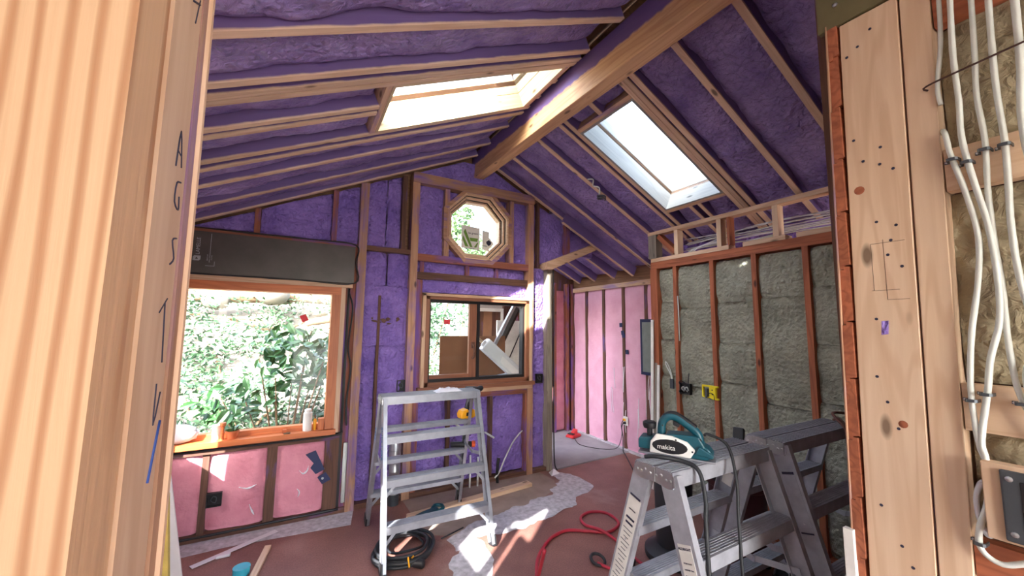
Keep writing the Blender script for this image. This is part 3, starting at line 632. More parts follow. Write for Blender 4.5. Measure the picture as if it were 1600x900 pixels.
# right jamb and entry wall
wall_entry = struct('wall_entry', 'open stud wall beside the viewer with cables and mineral wool', 'wall')
LEAN = .018
def eb(name, y0, y1, z0, z1, x0, x1, mat):
    ym = (y0+y1)/2
    return bevel(board(name, wall_entry, ((x0+x1)/2, ym+LEAN*(2.78-z0), z0), ((x0+x1)/2, ym+LEAN*(2.78-z1), z1), x1-x0, y1-y0, mat, (0, 1, 0)), .002, 1)
eb('jamb_board', .392, .540, .0, 2.765, 1.602, 1.64, 'plank'); eb('stud', .322, .387, .0, 3.2, 1.603, 1.70, 'plank'); eb('stud', .386, .393, 0, 2.76, 1.612, 1.70, 'dark')
z = .06
random.seed(5); i = 0
while z < 2.74:
    h = .186; o = LEAN*(2.78-z)
    prism('siding_board', wall_entry, [(.545+o, z+.003), (.562+o, z), (.5615+o, z-.012), (.572+o, z-.012), (.572+o, z+h-.014), (.560+o, z+h-.014), (.560+o, z+h-.003), (.545+o+random.uniform(0, .003), z+h-.004)], ((0, 1, 0), (0, 0, 1), (1, 0, 0)), 1.598+random.uniform(-.002, .004), 2.4, 'redwood'); z += h
eb('edge_board', .5735, .580, 0, 2.79, 1.596, 1.63, 'tan')
box('olive_panel', wall_entry, (1.597, .33, 2.772), (1.62, .60, 3.4), 'olive'); lathe('bolt', wall_entry, [(.002, .006), (.007, .004), (.008, 0)], (1.597, .545, 2.85), 'steel', 8, (-1, 0, 0))
box('sheathing', wall_entry, (1.64, .46, 0), (1.66, .62, 3.3), 'dark'); box('sheathing', wall_entry, (1.66, .60, 0), (3.6, .62, 3.1), 'dark'); box('sheathing', wall_entry, (1.76, -2.6, 0), (1.78, .46, 3.2), 'dark')
box('stud', wall_entry, (1.603, -.13, 0), (1.70, -.09, 3.2), 'plank'); box('stud', wall_entry, (1.603, -.53, 0), (1.70, -.49, 3.2), 'plank'); box('stud', wall_entry, (1.603, -1.0, 0), (1.70, -.96, 3.2), 'plank')
for (y, zz) in ((.52, 2.64), (.49, 2.66), (.455, 2.70), (.50, 2.26), (.455, 2.29), (.46, 2.235), (.43, 2.21), (.435, 2.03), (.45, 1.985), (.46, 1.94), (.43, 1.90), (.52, 2.34), (.50, 1.74), (.51, 1.56), (.49, 1.485), (.47, 1.41), (.525, 1.17), (.485, 1.07), (.465, 1.02), (.49, .95), (.48, 2.05)):
    lathe('nail_hole', wall_entry, [(.0015, .0012), (.0042, .001), (.0045, 0)], (1.602, y+.006, zz), 'ink', 8, (-1, 0, 0))
for (y, zz, r) in ((.512, 2.165, .012), (.455, 1.425, .009)): lathe('knot', wall_entry, [(.001, .0012), (r, .0008), (r+.002, 0)], (1.602, y+.01, zz), 'redwood', 12, (-1, 0, 0))
prism('purple_mark', wall_entry, [(.497, 1.690), (.480, 1.693), (.477, 1.735), (.494, 1.733)], ((0, 1, 0), (0, 0, 1), (1, 0, 0)), 1.6015, 1.6025, MAT['foam2'])
for a, b in (((.505, 1.83), (.44, 1.83)), ((.50, 1.98), (.42, 1.98)), ((.50, 1.83), (.50, 1.98)), ((.47, 1.80), (.42, 1.80)), ((.47, 1.80), (.47, 1.99))): tube('pencil_line', wall_entry, [(1.6018, a[0]+.005, a[1]), (1.6018, b[0]+.005, b[1])], .0005, 'rust', 4, 1)
for i, (z0, z1) in enumerate(((.05, 1.05), (1.16, 1.435), (1.565, 2.10), (2.23, 2.605), (2.73, 3.2))):
    bumpy('wool_batt', wall_entry, (1.64, -.48, z0), (0, 0, z1-z0), (0, .345, 0), (-1, 0, 0), int((z1-z0)/.02), 18, .014, 'wool2', 500+i, 9, .015)
    bumpy('wool_batt', wall_entry, (1.64, -.088, z0), (0, 0, z1-z0), (0, .418-(.004 if z0 > 2 else -.01), 0), (-1, 0, 0), int((z1-z0)/.014)+4, 30, .012, 'wool2', 510+i, 9, .015)
for z0, z1, m in ((1.06, 1.155, 'redwood'), (1.437, 1.562, 'plank'), (2.103, 2.226, 'plank'), (2.607, 2.725, 'redwood')):
    y1 = .332+LEAN*(2.78-z1)-.012
    box('block', wall_entry, (1.61, -.088, z0), (1.65, y1, z1), m)
# white cables with their staples
def cable(label, pts, r=.0065, x=1.592, name='electrical_cable', mat='cable', group='white cables on the open stud wall'):
    P = [(x+(p[2] if len(p) > 2 else 0), p[0], p[1]) for p in pts]
    o = tube(name, None, P, r, mat, 8, 7, .12, 1); return tag(o, label, 'cable', group)
def staple(par, y, z):
    k = 1.75
    o = prism('staple', par, [(a, b*k) for a, b in [(-.0125, 0), (-.0095, 0), (-.0095, .012), (-.006, .0165), (.006, .0165), (.0095, .012), (.0095, 0), (.019, 0), (.019, .003), (.0125, .003), (.0110, .017), (.007, .0195), (-.007, .0195), (-.0115, .0165), (-.0125, .004)]], ((0, 1, 0), (-1, 0, 0), (0, 0, 1)), -.004, .004, 'greybox', 0, (1.6085, y, z))
    lathe('nail', o, [(.003, 0), (.003, .003), (.001, .0035)], (1.6045, y+.015, z), 'steel', 8, (-1, 0, 0)); return o
c1 = cable('thin white cable running beside the stud edge, cut end above upper block', [(.303, 2.75), (.309, 2.559), (.325, 2.419), (.322, 2.36)], .0055, 1.60)
c2 = cable('white cable starting at the wool below and left of upper block', [(.326, 2.285, .02), (.318, 2.262), (.312, 2.199), (.293, 2.089), (.279, 1.959), (.288, 1.838), (.309, 1.70), (.321, 1.563), (.3205, 1.462), (.316, 1.40), (.310, 1.372)])
c3 = cable('white cable crossing both blocks and joining a neighbour above the wooden box', [(.277, 2.76), (.287, 2.505), (.286, 2.348), (.288, 2.236), (.274, 2.101), (.26, 1.99), (.254, 1.852), (.259, 1.734), (.281, 1.634), (.292, 1.55), (.312, 1.42), (.308, 1.37), (.312, 1.27), (.332, 1.19), (.332, 1.14), (.30, 1.12), (.255, 1.145), (.21, 1.17)], .0068, 1.590)
c4 = cable('third white cable, straight past the upper block to lower staple', [(.241, 2.75), (.248, 2.498), (.254, 2.35), (.249, 2.219), (.254, 2.077), (.253, 1.937), (.249, 1.818), (.250, 1.701), (.246, 1.587), (.235, 1.52), (.21, 1.44), (.19, 1.40)], .0062, 1.594)
c5 = cable('white cable bending toward the dark opening beside lower block', [(.21, 2.75), (.218, 2.459), (.219, 2.331), (.216, 2.204), (.218, 2.10), (.222, 1.982), (.22, 1.864), (.212, 1.77), (.20, 1.72)], .0066, 1.588)
c6 = cable('thick white cable at the outer edge of the frame by rod', [(.17, 2.75), (.175, 2.43), (.182, 2.31), (.185, 2.225), (.18, 2.0), (.20, 1.66), (.222, 1.62), (.226, 1.56), (.215, 1.50), (.19, 1.45)], .0075, 1.586)
staple(c2, .309, 2.185); staple(c3, .284, 2.168); staple(c4, .251, 2.19); staple(c5, .217, 2.19); staple(c2, .321, 1.52); staple(c3, .2945, 1.54); staple(c4, .238, 1.525); staple(c3, .333, 1.155)
tag(tube('bent_rod', None, [(1.603, .346, 2.418), (1.585, .344, 2.424), (1.58, .25, 2.434), (1.57, .05, 2.45)], .0028, 'rust', 6, 4), 'thin rusty rod stuck in the stud edge across white cables', 'rod')
cl = tube('cable_coil', None, [(1.60+.006*math.sin(a*.7), .318+.016*math.cos(a), 1.25+.062*math.sin(a)-.004*a/6) for a in [i*.5 for i in range(38)]], .005, 'foamwrap', 7, 3)
tag(cl, 'small coil of cable tucked between the stud and wooden box', 'cable')
bx = thing('switch_box', 'pale wood block carrying a dark grey metal box with screws', 'switch box', (1.59, .255, 1.275))
def at(o): return -V(o.location)
def lbox(name, par, p, q, mat, org, bev=0): return box(name, par, V(p)-V(org), V(q)-V(org), mat, bev)
og = bx.location
lbox('wood_block', bx, (1.565, .13, 1.185), (1.603, .314, 1.372), 'plank', og, .002)
lbox('metal_plate', bx, (1.556, .13, 1.192), (1.566, .283, 1.362), 'greybox', og, .004); lbox('recess', bx, (1.5545, .13, 1.22), (1.5565, .252, 1.34), 'black', og, .001); lbox('inner_cover', bx, (1.552, .13, 1.225), (1.5545, .235, 1.33), 'greybox', og)
for zz in (1.342, 1.212): lathe('screw', bx, [(.007, 0), (.0065, .002), (.003, .0035)], V((1.556, .268, zz))-og, 'steel', 10, (-1, 0, 0))
tag(box('trim_strip', None, (1.58, .60, .60), (1.60, .625, 1.07), 'white'), 'short white strip standing against cut siding by the jamb', 'strip')

# ------------------------------------------------------------------ ladders
LH = 1.14
def ladder(label, loc, rz=0, dusty=False, HL=.405):
    global HL_; HL_ = HL
    t = thing('trestle_ladder', label, 'ladder', loc, rz, 'aluminium trestle ladders'); m = 'alud' if dusty else 'alu'
    for sx in (-1, 1):
        for sy in (-1, 1):
            a = V((sx*HL_, sy*.062, LH-.02)); b = V((sx*(HL_+.02), sy*.39, .012)); L = (b-a).length
            Mx = frame(b-a, (sx, 0, 0)).to_4x4(); Mx.translation = (a+b)/2
            lg = multi('leg', t, [((0, 0, 0), (L, .086, .004)), ((0, .041, -.014), (L, .004, .028)), ((0, -.041, -.014), (L, .004, .028))], Mx, m)
            multi('foot', lg, [((L/2-.03, 0, .001), (.07, .092, .012)), ((L/2+.004, 0, -.012), (.012, .092, .036))], Matrix(), 'blackrub')
            for q in (.30, .62): lathe('rivet', lg, [(.006, 0), (.005, .003), (.001, .004)], (-L/2+L*q, .0, .002), 'steel', 8, (0, 0, 1))
        for q in (-1, 1):
            pl = prism('end_plate', t, [(-.005, LH-.058), (.075, LH-.066), (.098, LH-.052), (.098, LH-.02), (.085, LH-.004), (-.005, LH-.002)], ((0, q, 0), (0, 0, 1), (sx, 0, 0)), HL_+.004, HL_+.010+(.002 if q > 0 else 0), 'steel')
            for y, z in ((.015, .03), (.04, .022), (.062, .034), (.082, .032)): lathe('bolt', pl, [(.006, 0), (.006, .003), (.0035, .005)], (sx*(HL_+.012), q*y, LH-z), 'steel', 8, (sx, 0, 0))
        y1 = .062+(.328)*(1-.63/1.1); sp = board('spreader', t, (sx*(HL_-.01), -y1, .64), (sx*(HL_-.01), .01, .60), .028, .004, m, (sx, 0, 0)); board('spreader', t, (sx*(HL_-.016), y1, .64), (sx*(HL_-.016), -.01, .60), .028, .004, m, (sx, 0, 0))
    for sy in (-1, 1):
        multi('top_board', t, [((0, sy*.049, LH), (2*HL_+.02, .084, .004)), ((0, sy*.089, LH-.03), (2*HL_+.02, .004, .062)), ((0, sy*.009, LH-.015), (2*HL_+.02, .004, .03))]+[((0, sy*(.02+i*.012), LH+.003), (2*HL_+.015, .004, .003)) for i in range(6)], Matrix(), m)
        for z in (.285, .57, .855):
            yy = .062+.328*(LH-.02-z)/(LH-.032)
            multi('tread', t, [((0, sy*yy, z), (2*HL_-.01+.03*(1-z), .088, .004)), ((0, sy*(yy+.042), z-.025), (2*HL_-.01+.03*(1-z), .004, .052)), ((0, sy*(yy-.042), z-.016), (2*HL_-.01+.03*(1-z), .004, .034))]+[((0, sy*(yy-.03+i*.012), z+.003), (2*HL_-.02, .004, .003)) for i in range(6)], Matrix(), m)
            for sx in (-1, 1):
                if z < .8: board('gusset', t, (sx*(HL_-.005), sy*(yy+.03), z-.13), (sx*(HL_-.095), sy*(yy+.02), z-.03), .022, .004, m, (0, sy, 0))
    return t
def on_leg(t, sx, sy, q, w, h, mat, name, lift=.003, off=0, side=1):
    a = V((sx*HL_, sy*.062, LH-.02)); b = V((sx*(HL_+.02), sy*.39, .012)); R = frame(b-a, (sx, 0, 0)); c = a+(b-a)*q+R @ V((0, off, lift))
    Mx = R.to_4x4(); Mx.translation = c
    return multi(name, t, [((0, 0, 0), (h, w, .0012))], Mx, mat), c, R
def leg_text(t, sx, sy, q, s, size, mat, off=0, lift=.0045, along=False):
    a = V((sx*HL_, sy*.062, LH-.02)); b = V((sx*(HL_+.02), sy*.39, .012)); R = frame(b-a, (sx, 0, 0)); c = a+(b-a)*q+R @ V((0, off, lift))
    d = R @ V((1, 0, 0)); n = R @ V((0, 0, 1)); side = (-d).cross(n)
    if along: text('lettering', t, s, c, d, n.cross(d), size, mat)
    else: text('lettering', t, s, c, side, -d, size, mat)
L1 = ladder('aluminium trestle ladder by the purple wall with white rag on top', (1.03, 3.26, 0), math.radians(-1))
R1 = ladder('paint-spotted trestle ladder with green planer lying on top', (1.665, 1.155, 0), math.radians(1), True, .345)
R2 = ladder('trestle ladder by the mineral wool with brown cord hung over', (2.575, 1.165, 0), 0, True)
HL_ = .345
# labels on the near end of R1
on_leg(R1, -1, -1, .31, .058, .25, 'paper', 'label_sticker')
leg_text(R1, -1, -1, .215, 'ALLRIGHT', .0125, 'ink')
for i, s in enumerate(('FOUR FOOT', 'LADDER TYPE', 'DUTY RATING', 'WORK LOAD 225', 'SIZE 4', 'DATE 08')): leg_text(R1, -1, -1, .255+i*.018, s, .0065, 'ink')
random.seed(9)
for i in range(9):
    w = random.choice((.003, .004, .006)); on_leg(R1, -1, -1, .385, w*.6, .022, 'ink', 'bar_code', .0042, -.018+i*.0045)
leg_text(R1, -1, -1, .412, 'MADE IN USA', .006, 'ink')
on_leg(R1, -1, 1, .31, .066, .42, 'paper', 'warning_sticker')
for q, w in ((.125, .055), (.215, .045), (.235, .04)): on_leg(R1, -1, 1, q, w, .009, 'ink', 'printed_bar', .0042)
for i in range(14): on_leg(R1, -1, 1, .26+i*.0165, .05-.012*(i % 3), .0025, 'greybox', 'printed_line', .0042)
leg_text(R1, -1, 1, .18, 'CAUTION', .008, 'ink')
HL_ = .405
on_leg(R2, -1, -1, .22, .06, .27, 'alud', 'worn_sticker'); on_leg(R2, -1, -1, .11, .055, .012, 'ink', 'printed_bar', .0042); on_leg(R2, -1, -1, .335, .055, .007, 'ink', 'printed_bar', .0042)
leg_text(R2, -1, -1, .73, 'ES', .085, 'markblue', 0, .0045, True)
for sx in (-1,):
    leg_text(L1, sx, -1, .28, 'SUN LOS', .06, 'markblue', 0, .0045, True)
    leg_text(L1, sx, 1, .28, 'LOS', .06, 'markblue', 0, .0045, True)
HL_ = .345
st, c_, R_ = on_leg(R1, 1, 1, .17, .05, .07, 'paper', 'label_sticker', -.004)
# ------------------------------------------------------------------ things on the ladders
def rag():
    vs = []; fs = []; nx, ny = 22, 9
    for i in range(nx+1):
        for j in range(ny+1):
            a, b = i/nx, j/ny; q = V((a*4, b*2.5, 3)); e = min(1, 5*min(a, 1-a))*min(1, 4*min(b, 1-b))
            vs.append((-.115+a*.23+.012*noise.noise(q*2), -.055+b*.11+.015*noise.noise(q*1.7+V((5, 0, 0))), .006+e*(.018+.022*abs(noise.noise(q*1.6)))))
    for i in range(nx):
        for j in range(ny): fs.append((i*(ny+1)+j, (i+1)*(ny+1)+j, (i+1)*(ny+1)+j+1, i*(ny+1)+j+1))
    o = mesh_obj('rag', vs, fs, 'cloth', None, Matrix.Translation((1.17, 3.235, LH)), True)
    s = o.modifiers.new('thickness', 'SOLIDIFY'); s.thickness = .003
    return tag(o, 'crumpled white rag on top of the ladder by purple wall', 'rag')
rag()
AX = ((1, 0, 0), (0, 0, 1), (0, 1, 0))
pt = thing('power_planer', 'teal electric hand planer with white belt cover lying on ladder top', 'planer', (1.49, 1.185, LH+.006), math.radians(-58))
def pp(name, pts, y0, y1, mat, bev=.004): return prism(name, pt, pts, AX, y0, y1, mat, bev)
pp('sole', [(-.15, .0), (.16, .0), (.16, .008), (-.15, .008)], -.042, .042, 'alu', .001)
pp('housing', [(-.06, .008), (.13, .008), (.155, .03), (.135, .055), (.12, .062), (.10, .10), (.02, .10), (-.03, .095), (-.055, .06)], -.036, .045, 'teal', .006)
pp('front_shoe', [(-.15, .02), (-.075, .02), (-.065, .06), (-.085, .075), (-.14, .07), (-.15, .06)], -.036, .042, 'teal', .005)
pp('belt_cover', [(-.10, .012), (.065, .010), (.085, .045), (.055, .075), (-.005, .092), (-.07, .095), (-.095, .06)], -.052, -.034, 'white', .006)
pp('logo_panel', [(-.088+.072+.072*math.cos(a), .048+.030*math.sin(a)) for a in [i*math.pi/9 for i in range(18)]], -.0535, -.050, 'black', .001)
text('lettering', pt, 'makita', (-.030, -.0545, .044), (1, 0, 0), (0, 0, 1), .028, 'white')
lathe('depth_knob', pt, [(.012, 0), (.012, .03), (.026, .034), (.03, .045), (.03, .058), (.022, .064)], (-.105, 0, .072), 'black', 14)
hn = tube('handle', pt, [(-.055, 0, .085), (-.05, 0, .135), (-.025, 0, .165), (.01, 0, .165), (.05, 0, .14), (.085, 0, .115), (.10, 0, .085), (.095, 0, .05)], .0175, 'teal', 10, 6)
tube('grip_pad', hn, [(-.04, 0, .163), (-.012, 0, .179), (.02, 0, .172), (.058, 0, .148), (.085, 0, .128)], .0125, 'black', 10, 5)
prism('trigger', pt, [(-.005, .15), (.025, .138), (.018, .122), (-.005, .132)], AX, -.008, .008, 'black', .002)
for x, z in ((.01, .08), (.074, .04), (.105, .09), (-.045, .13)): lathe('screw', pt, [(.004, 0), (.003, .002)], (x, -.0535 if x < .1 and x > -.02 else -.034, z), 'black', 8, (0, -1, 0))
prism('chip_outlet', pt, [(.08, .03), (.15, .02), (.155, .035), (.10, .065)], AX, -.05, -.03, 'teal', .005)
cd = tube('planer_cord', None, [(1.605, 1.12, 1.235), (1.63, 1.115, 1.235), (1.66, 1.05, 1.20), (1.63, 1.0, 1.08), (1.60, .98, .95), (1.575, .96, .80), (1.56, .94, .55), (1.52, .9, .25), (1.50, .85, .02)], .0062, 'blackrub', 8, 7); tag(cd, 'black cord hanging from the planer handle down past ladder', 'cord')
cd = tube('extension_lead', None, [(1.33, 1.21, LH+.018), (1.35, 1.16, LH+.03), (1.42, 1.09, LH+.02), (1.44, 1.035, LH-.005), (1.425, 1.0, 1.04), (1.40, .985, .98), (1.37, .96, .86), (1.34, .93, .66), (1.31, .9, .4), (1.32, .86, .1), (1.4, .8, .012)], .0085, 'blackrub', 8, 7); tag(cd, 'thick black cord looped over the near end of the planer ladder', 'cord')
bc = tube('brown_cord', None, [(3.32, 1.03, 1.19), (3.1, 1.1, 1.185), (2.93, 1.16, 1.20), (2.84, 1.12, 1.185), (2.80, 1.062, 1.14), (2.79, 1.045, 1.05), (2.82, .99, .95), (2.86, .965, .86), (2.80, .965, .80), (2.70, .965, .76), (2.66, .97, .74), (2.74, .96, .78), (2.85, .955, .86), (2.84, .985, .95), (2.80, 1.04, 1.05), (2.82, 1.06, 1.14), (2.88, 1.12, 1.175), (2.94, 1.17, 1.155)], .008, 'brownwire', 8, 7); tag(bc, 'doubled brown cord draped over the ladder by mineral wool', 'cord')
# drill on the back tread of L1
dr = thing('cordless_drill', 'yellow and black cordless drill perched inside the ladder', 'drill', (1.42, 3.41, .862), math.radians(8)); dr.scale = (1.3, 1.3, 1.3)
def dp(name, pts, y0, y1, mat, bev=.004, par=dr): return prism(name, par, pts, AX, y0, y1, mat, bev)
dp('battery', [(-.055, 0), (.045, -.002), (.06, .012), (.062, .05), (.03, .062), (.022, .05), (.0, .052), (-.005, .064), (-.045, .055), (-.06, .03)], -.034, .034, 'yellow', .006)
dp('label_plate', [(-.02, .018), (.025, .016), (.027, .04), (-.018, .042)], -.0355, -.033, 'black', .001)
dp('grip', [(-.01, .05), (.028, .05), (.06, .16), (.02, .17)], -.02, .02, 'black', .006)
dp('motor_body', [(-.02, .155), (.05, .135), (.10, .17), (.085, .21), (.0, .215)], -.028, .028, 'black', .008)
lathe('chuck', dr, [(.02, 0), (.022, .03), (.014, .05), (.005, .055)], (.085, 0, .185), 'black', 12, (.9, 0, .25))
fl = thing('caulking_tube', 'black tube with an orange end lying on ladder tread', 'tube', (1.44, 3.46, .607), math.radians(-20))
lathe('tube_body', fl, [(.022, -.14), (.026, -.13), (.026, .05), (.023, .06)], (0, 0, .0), 'black', 14, (1, 0, 0)); lathe('end_cap', fl, [(.024, .058), (.029, .062), (.029, .085), (.02, .092)], (0, 0, 0), 'orange', 14, (1, 0, 0))

# ------------------------------------------------------------------ small things in the room
def ebox(label, x, z, y, w=.075, h=.105, mat='black', axis='y', name='electrical_box'):
    """open device box: face looks to -y, or to -x when axis is x"""
    t = thing(name, label, 'electrical box', (x, y, z), 0 if axis == 'y' else -math.pi/2)
    box('box_back', t, (-w/2, .02, -h/2), (w/2, .024, h/2), mat)
    for a, b in (((-w/2, -.012, -h/2), (-w/2+.006, .02, h/2)), ((w/2-.006, -.012, -h/2), (w/2, .02, h/2)), ((-w/2, -.012, h/2-.006), (w/2, .02, h/2)), ((-w/2, -.012, -h/2), (w/2, .02, -h/2+.006))): box('box_side', t, a, b, mat)
    tube('wire_tail', t, [(-.01, .015, .02), (-.02, -.006, .0), (.01, -.01, -.02), (.015, -.004, .015), (-.005, -.008, .03)], .0035, 'greybox' if mat == 'black' else 'cable', 6, 4)
    return t
ebox('black electrical box on the foam left of the brown window', .945, 1.10, D+.02, .08, .11)
ebox('black electrical box at the right end of the purple wall', 2.605, 1.085, D+.02, .085, .11)
ebox('dark electrical box in the pink batts below the big window', -.50, .30, D-.005, .10, .105)
jb = ebox('dark junction box with white wire tails in mineral wool', XW-.01, 1.10, 2.63, .12, .11, 'black', 'x'); jb.location = (XW-.012, 2.63, 1.10)
for dy in (-.02, .02): tube('white_tail', jb, [(dy, .01, -.03), (dy-.012, -.012, 0), (dy+.012, -.014, .02), (dy+.02, -.006, -.015)], .006, 'cable', 6, 4)
for pts in ([(0, .01, .05), (-.03, -.015, .075), (-.055, -.02, .06), (-.05, -.01, .03)], [(.03, .01, .05), (.05, -.012, .1), (.055, -.006, .16)], [(-.04, .01, -.02), (-.06, -.016, -.03), (-.03, -.02, -.06)]): tube('wire_tail', jb, pts, .005, 'blackrub', 6, 4)
ly = thing('wire_loop', 'white wire loop above a grey sleeve by the end stud', 'wire', (XW-.012, 2.80, 1.22))
tube('wire', ly, [(0, -.02, -.08), (-.004, -.01, .02), (-.008, .03, .11), (-.006, .055, .13), (-.004, .05, .09), (-.004, .0, .01), (0, -.015, -.06)], .006, 'cable', 6, 5); box('sleeve', ly, (-.012, -.035, -.14), (.006, .005, -.04), 'greybox')
tag(tube('hanging_wire', None, [(XW-.006, 2.69, 2.05), (XW-.012, 2.68, 1.9), (XW-.004, 2.685, 1.70), (XW+.004, 2.69, 1.58)], .006, 'cable', 6, 5), 'short white wire hanging beside a red stud in wool', 'wire')
yl = thing('yellow_bracket', 'bright yellow plastic clamp fixed on a red stud', 'bracket', (XW-.02, 2.345, 1.11), -math.pi/2)
prism('bracket_frame', yl, [(-.085, -.055), (-.085, .06), (.075, .06), (.075, .045), (.055, .045), (.055, -.05), (.08, -.055), (.08, -.068), (.03, -.068), (-.01, -.055), (-.01, .045), (-.07, .045), (-.07, -.045), (-.012, -.05), (-.012, -.06)], AX, -.012, .012, 'brightyellow', .002)
box('lever', yl, (-.048, -.018, -.06), (-.028, .01, .03), 'greybox'); tube('wire', yl, [(-.04, -.02, -.06), (0, -.022, -.01), (.04, -.02, -.02), (.045, -.018, -.07)], .003, 'blackrub', 5, 4)
for z in (.02, -.02): lathe('slot', yl, [(.007, 0), (.006, .002)], (.022, -.013, z), 'black', 8, (0, -1, 0))
pn = thing('breaker_panel', 'grey metal breaker panel framed in navy tape on pink wall', 'panel', (XP-.02, 3.58, 1.46))
box('panel_cover', pn, (-.012, -.14, -.33), (.004, .14, .33), 'greypanel'); box('panel_door', pn, (-.016, -.10, -.28), (-.010, .105, .28), 'greypanel')
for a, b in (((-.008, .14, -.37), (-.002, .175, .37)), ((-.008, -.175, -.37), (-.002, -.14, .37)), ((-.008, -.14, .33), (-.002, .14, .37)), ((-.008, -.14, -.37), (-.002, .14, -.33))): box('tape_strip', pn, a, b, 'bluetape')
ol = thing('wall_outlet', 'white outlet low on the pink wall with cords plugged in', 'outlet', (XP-.02, 4.06, .415))
box('cover_plate', ol, (-.004, -.04, -.06), (.004, .04, .06), 'white', .002); box('plug', ol, (-.03, -.005, .0), (-.004, .03, .03), 'yellow', .003); box('plug', ol, (-.03, -.01, -.04), (-.004, .02, -.012), 'black', .003)
tag(tube('electric_cable', None, [(4.07, 4.07, .40), (4.04, 4.08, .33), (4.05, 4.07, .2), (4.03, 4.05, .06), (3.99, 4.0, .024), (3.86, 3.82, .03), (3.4, 3.2, .02), (3.1, 2.9, .012), (2.85, 2.75, .012), (2.75, 2.55, .012)], .007, 'black', 7, 6), 'black cord dropping from the outlet and running across floor', 'cord')
tag(tube('charger_cord', None, [(4.07, 4.075, .43), (4.05, 4.10, .36), (4.06, 4.10, .22), (4.0, 4.12, .06), (3.9, 4.2, .021), (3.75, 4.35, .021), (3.68, 4.55, .021), (3.76, 4.75, .021), (3.82, 4.86, .03)], .005, 'black', 6, 6), 'thin dark cord from the red charger to the pink wall outlet', 'cord')
ch = thing('battery_charger', 'red battery charger lying on the grey alcove floor', 'charger', (3.86, 4.93, .0145), .3)
prism('charger_base', ch, [(-.11, 0), (.11, 0), (.12, .03), (.06, .055), (-.06, .05), (-.12, .03)], AX, -.07, .07, 'red', .01); prism('battery', ch, [(-.02, .05), (.055, .052), (.06, .11), (.035, .115), (.02, .085), (-.015, .08)], AX, -.04, .04, 'red', .008); box('top_plate', ch, (-.09, -.05, .05), (-.03, .05, .062), 'black', .004)
# trim sticks leaning on the partition end
for x0, y0, x1, y1, z1, w, lb in ((3.40, 3.0, 3.46, 3.00, 1.80, .032, 'tallest white trim stick leaning on the red end stud'), (3.36, 2.90, 3.465, 2.935, 1.31, .03, 'short white trim stick leaning against the end stud, near the wool'), (3.385, 2.955, 3.468, 2.97, 1.33, .026, 'thin grey trim stick between the two white leaning ones')):
    tag(board('trim_stick', None, (x0, y0, .01), (x1, y1, z1), w, .014, 'white' if 'white trim' in lb else 'grey', (-1, 0, 0)), lb, 'stick', 'sticks leaning on the end stud')
# bin behind the planer ladder and dark red box
bn = thing('rubbish_bin', 'dark round bin with a flared base standing behind planer ladder', 'bin', (2.58, 2.08, 0))
lathe('bin_base', bn, [(.20, 0), (.215, .01), (.215, .05), (.16, .09), (.13, .10)], (0, 0, 0), 'blackrub', 24); lathe('bin_body', bn, [(.13, .10), (.135, .5), (.15, .78), (.155, .80), (.14, .80), (.13, .75)], (0, 0, 0), 'blackrub', 24)
tb = thing('shop_vacuum', 'dark maroon wheeled machine with black hose behind the ladder', 'machine', (2.93, 1.80, 0), math.radians(20))
lathe('tank', tb, [(.17, .06), (.19, .1), (.19, .55), (.20, .56), (.20, .60)], (0, 0, 0), 'maroon', 22); lathe('motor_head', tb, [(.20, .60), (.19, .68), (.13, .76), (.06, .78)], (0, 0, 0), 'black', 22)
prism('carry_handle', tb, [(.02, .74), (.16, .80), (.20, .92), (.16, .94), (.12, .84), (.0, .80)], AX, -.04, .04, 'black', .01)
for k in range(4):
    a = k*math.pi/2+.4; lathe('caster', tb, [(.012, -.015), (.03, -.012), (.03, .012), (.012, .015)], (.17*math.cos(a), .17*math.sin(a), .03), 'black', 12, (math.cos(a+1.5), math.sin(a+1.5), 0))
for k in range(4): box('caster_stem', tb, (.16*math.cos(k*math.pi/2+.4)-.012, .16*math.sin(k*math.pi/2+.4)-.012, .05), (.16*math.cos(k*math.pi/2+.4)+.012, .16*math.sin(k*math.pi/2+.4)+.012, .12), 'black')
pb = mesh_obj('plastic_bag', *[x for x in (lambda: (
    [V((.17*math.cos(a)*math.sin(b)*(1+.18*noise.noise(V((a*1.5, b*3, 1)))), .13*math.sin(a)*math.sin(b)*(1+.2*noise.noise(V((a*2, b*3, 4)))), .21-.21*math.cos(b)+.02*noise.noise(V((a*3, b*4, 2)))*math.sin(b))) for b in [i*math.pi/12 for i in range(13)] for a in [j*math.pi/10 for j in range(20)]],
    [(i*20+j, i*20+(j+1) % 20, (i+1)*20+(j+1) % 20, (i+1)*20+j) for i in range(12) for j in range(20)]))()], 'plastic', None, Matrix.Translation((3.22, 2.14, 0)), True)
tag(pb, 'white plastic sack with blue print between ladder and wool wall', 'sack')
for i in range(4):
    prism('blue_print', pb, [(-.10+.01*i, .14+.055*i), (.06, .14+.055*i), (.05, .17+.055*i), (-.09+.02*(i % 2), .175+.055*i)], AX, -.155+.012*i, -.12, 'markblue', .002)
# clutter behind: black pipe, drop cloth
tag(tube('flexible_pipe', None, [(3.33, 2.0, .02), (3.36, 1.9, .3), (3.36, 1.8, .46), (3.3, 1.66, .36), (3.28, 1.55, .06)], .012, 'white', 7, 6), 'white bent pipe standing against the wool wall by sack', 'pipe')
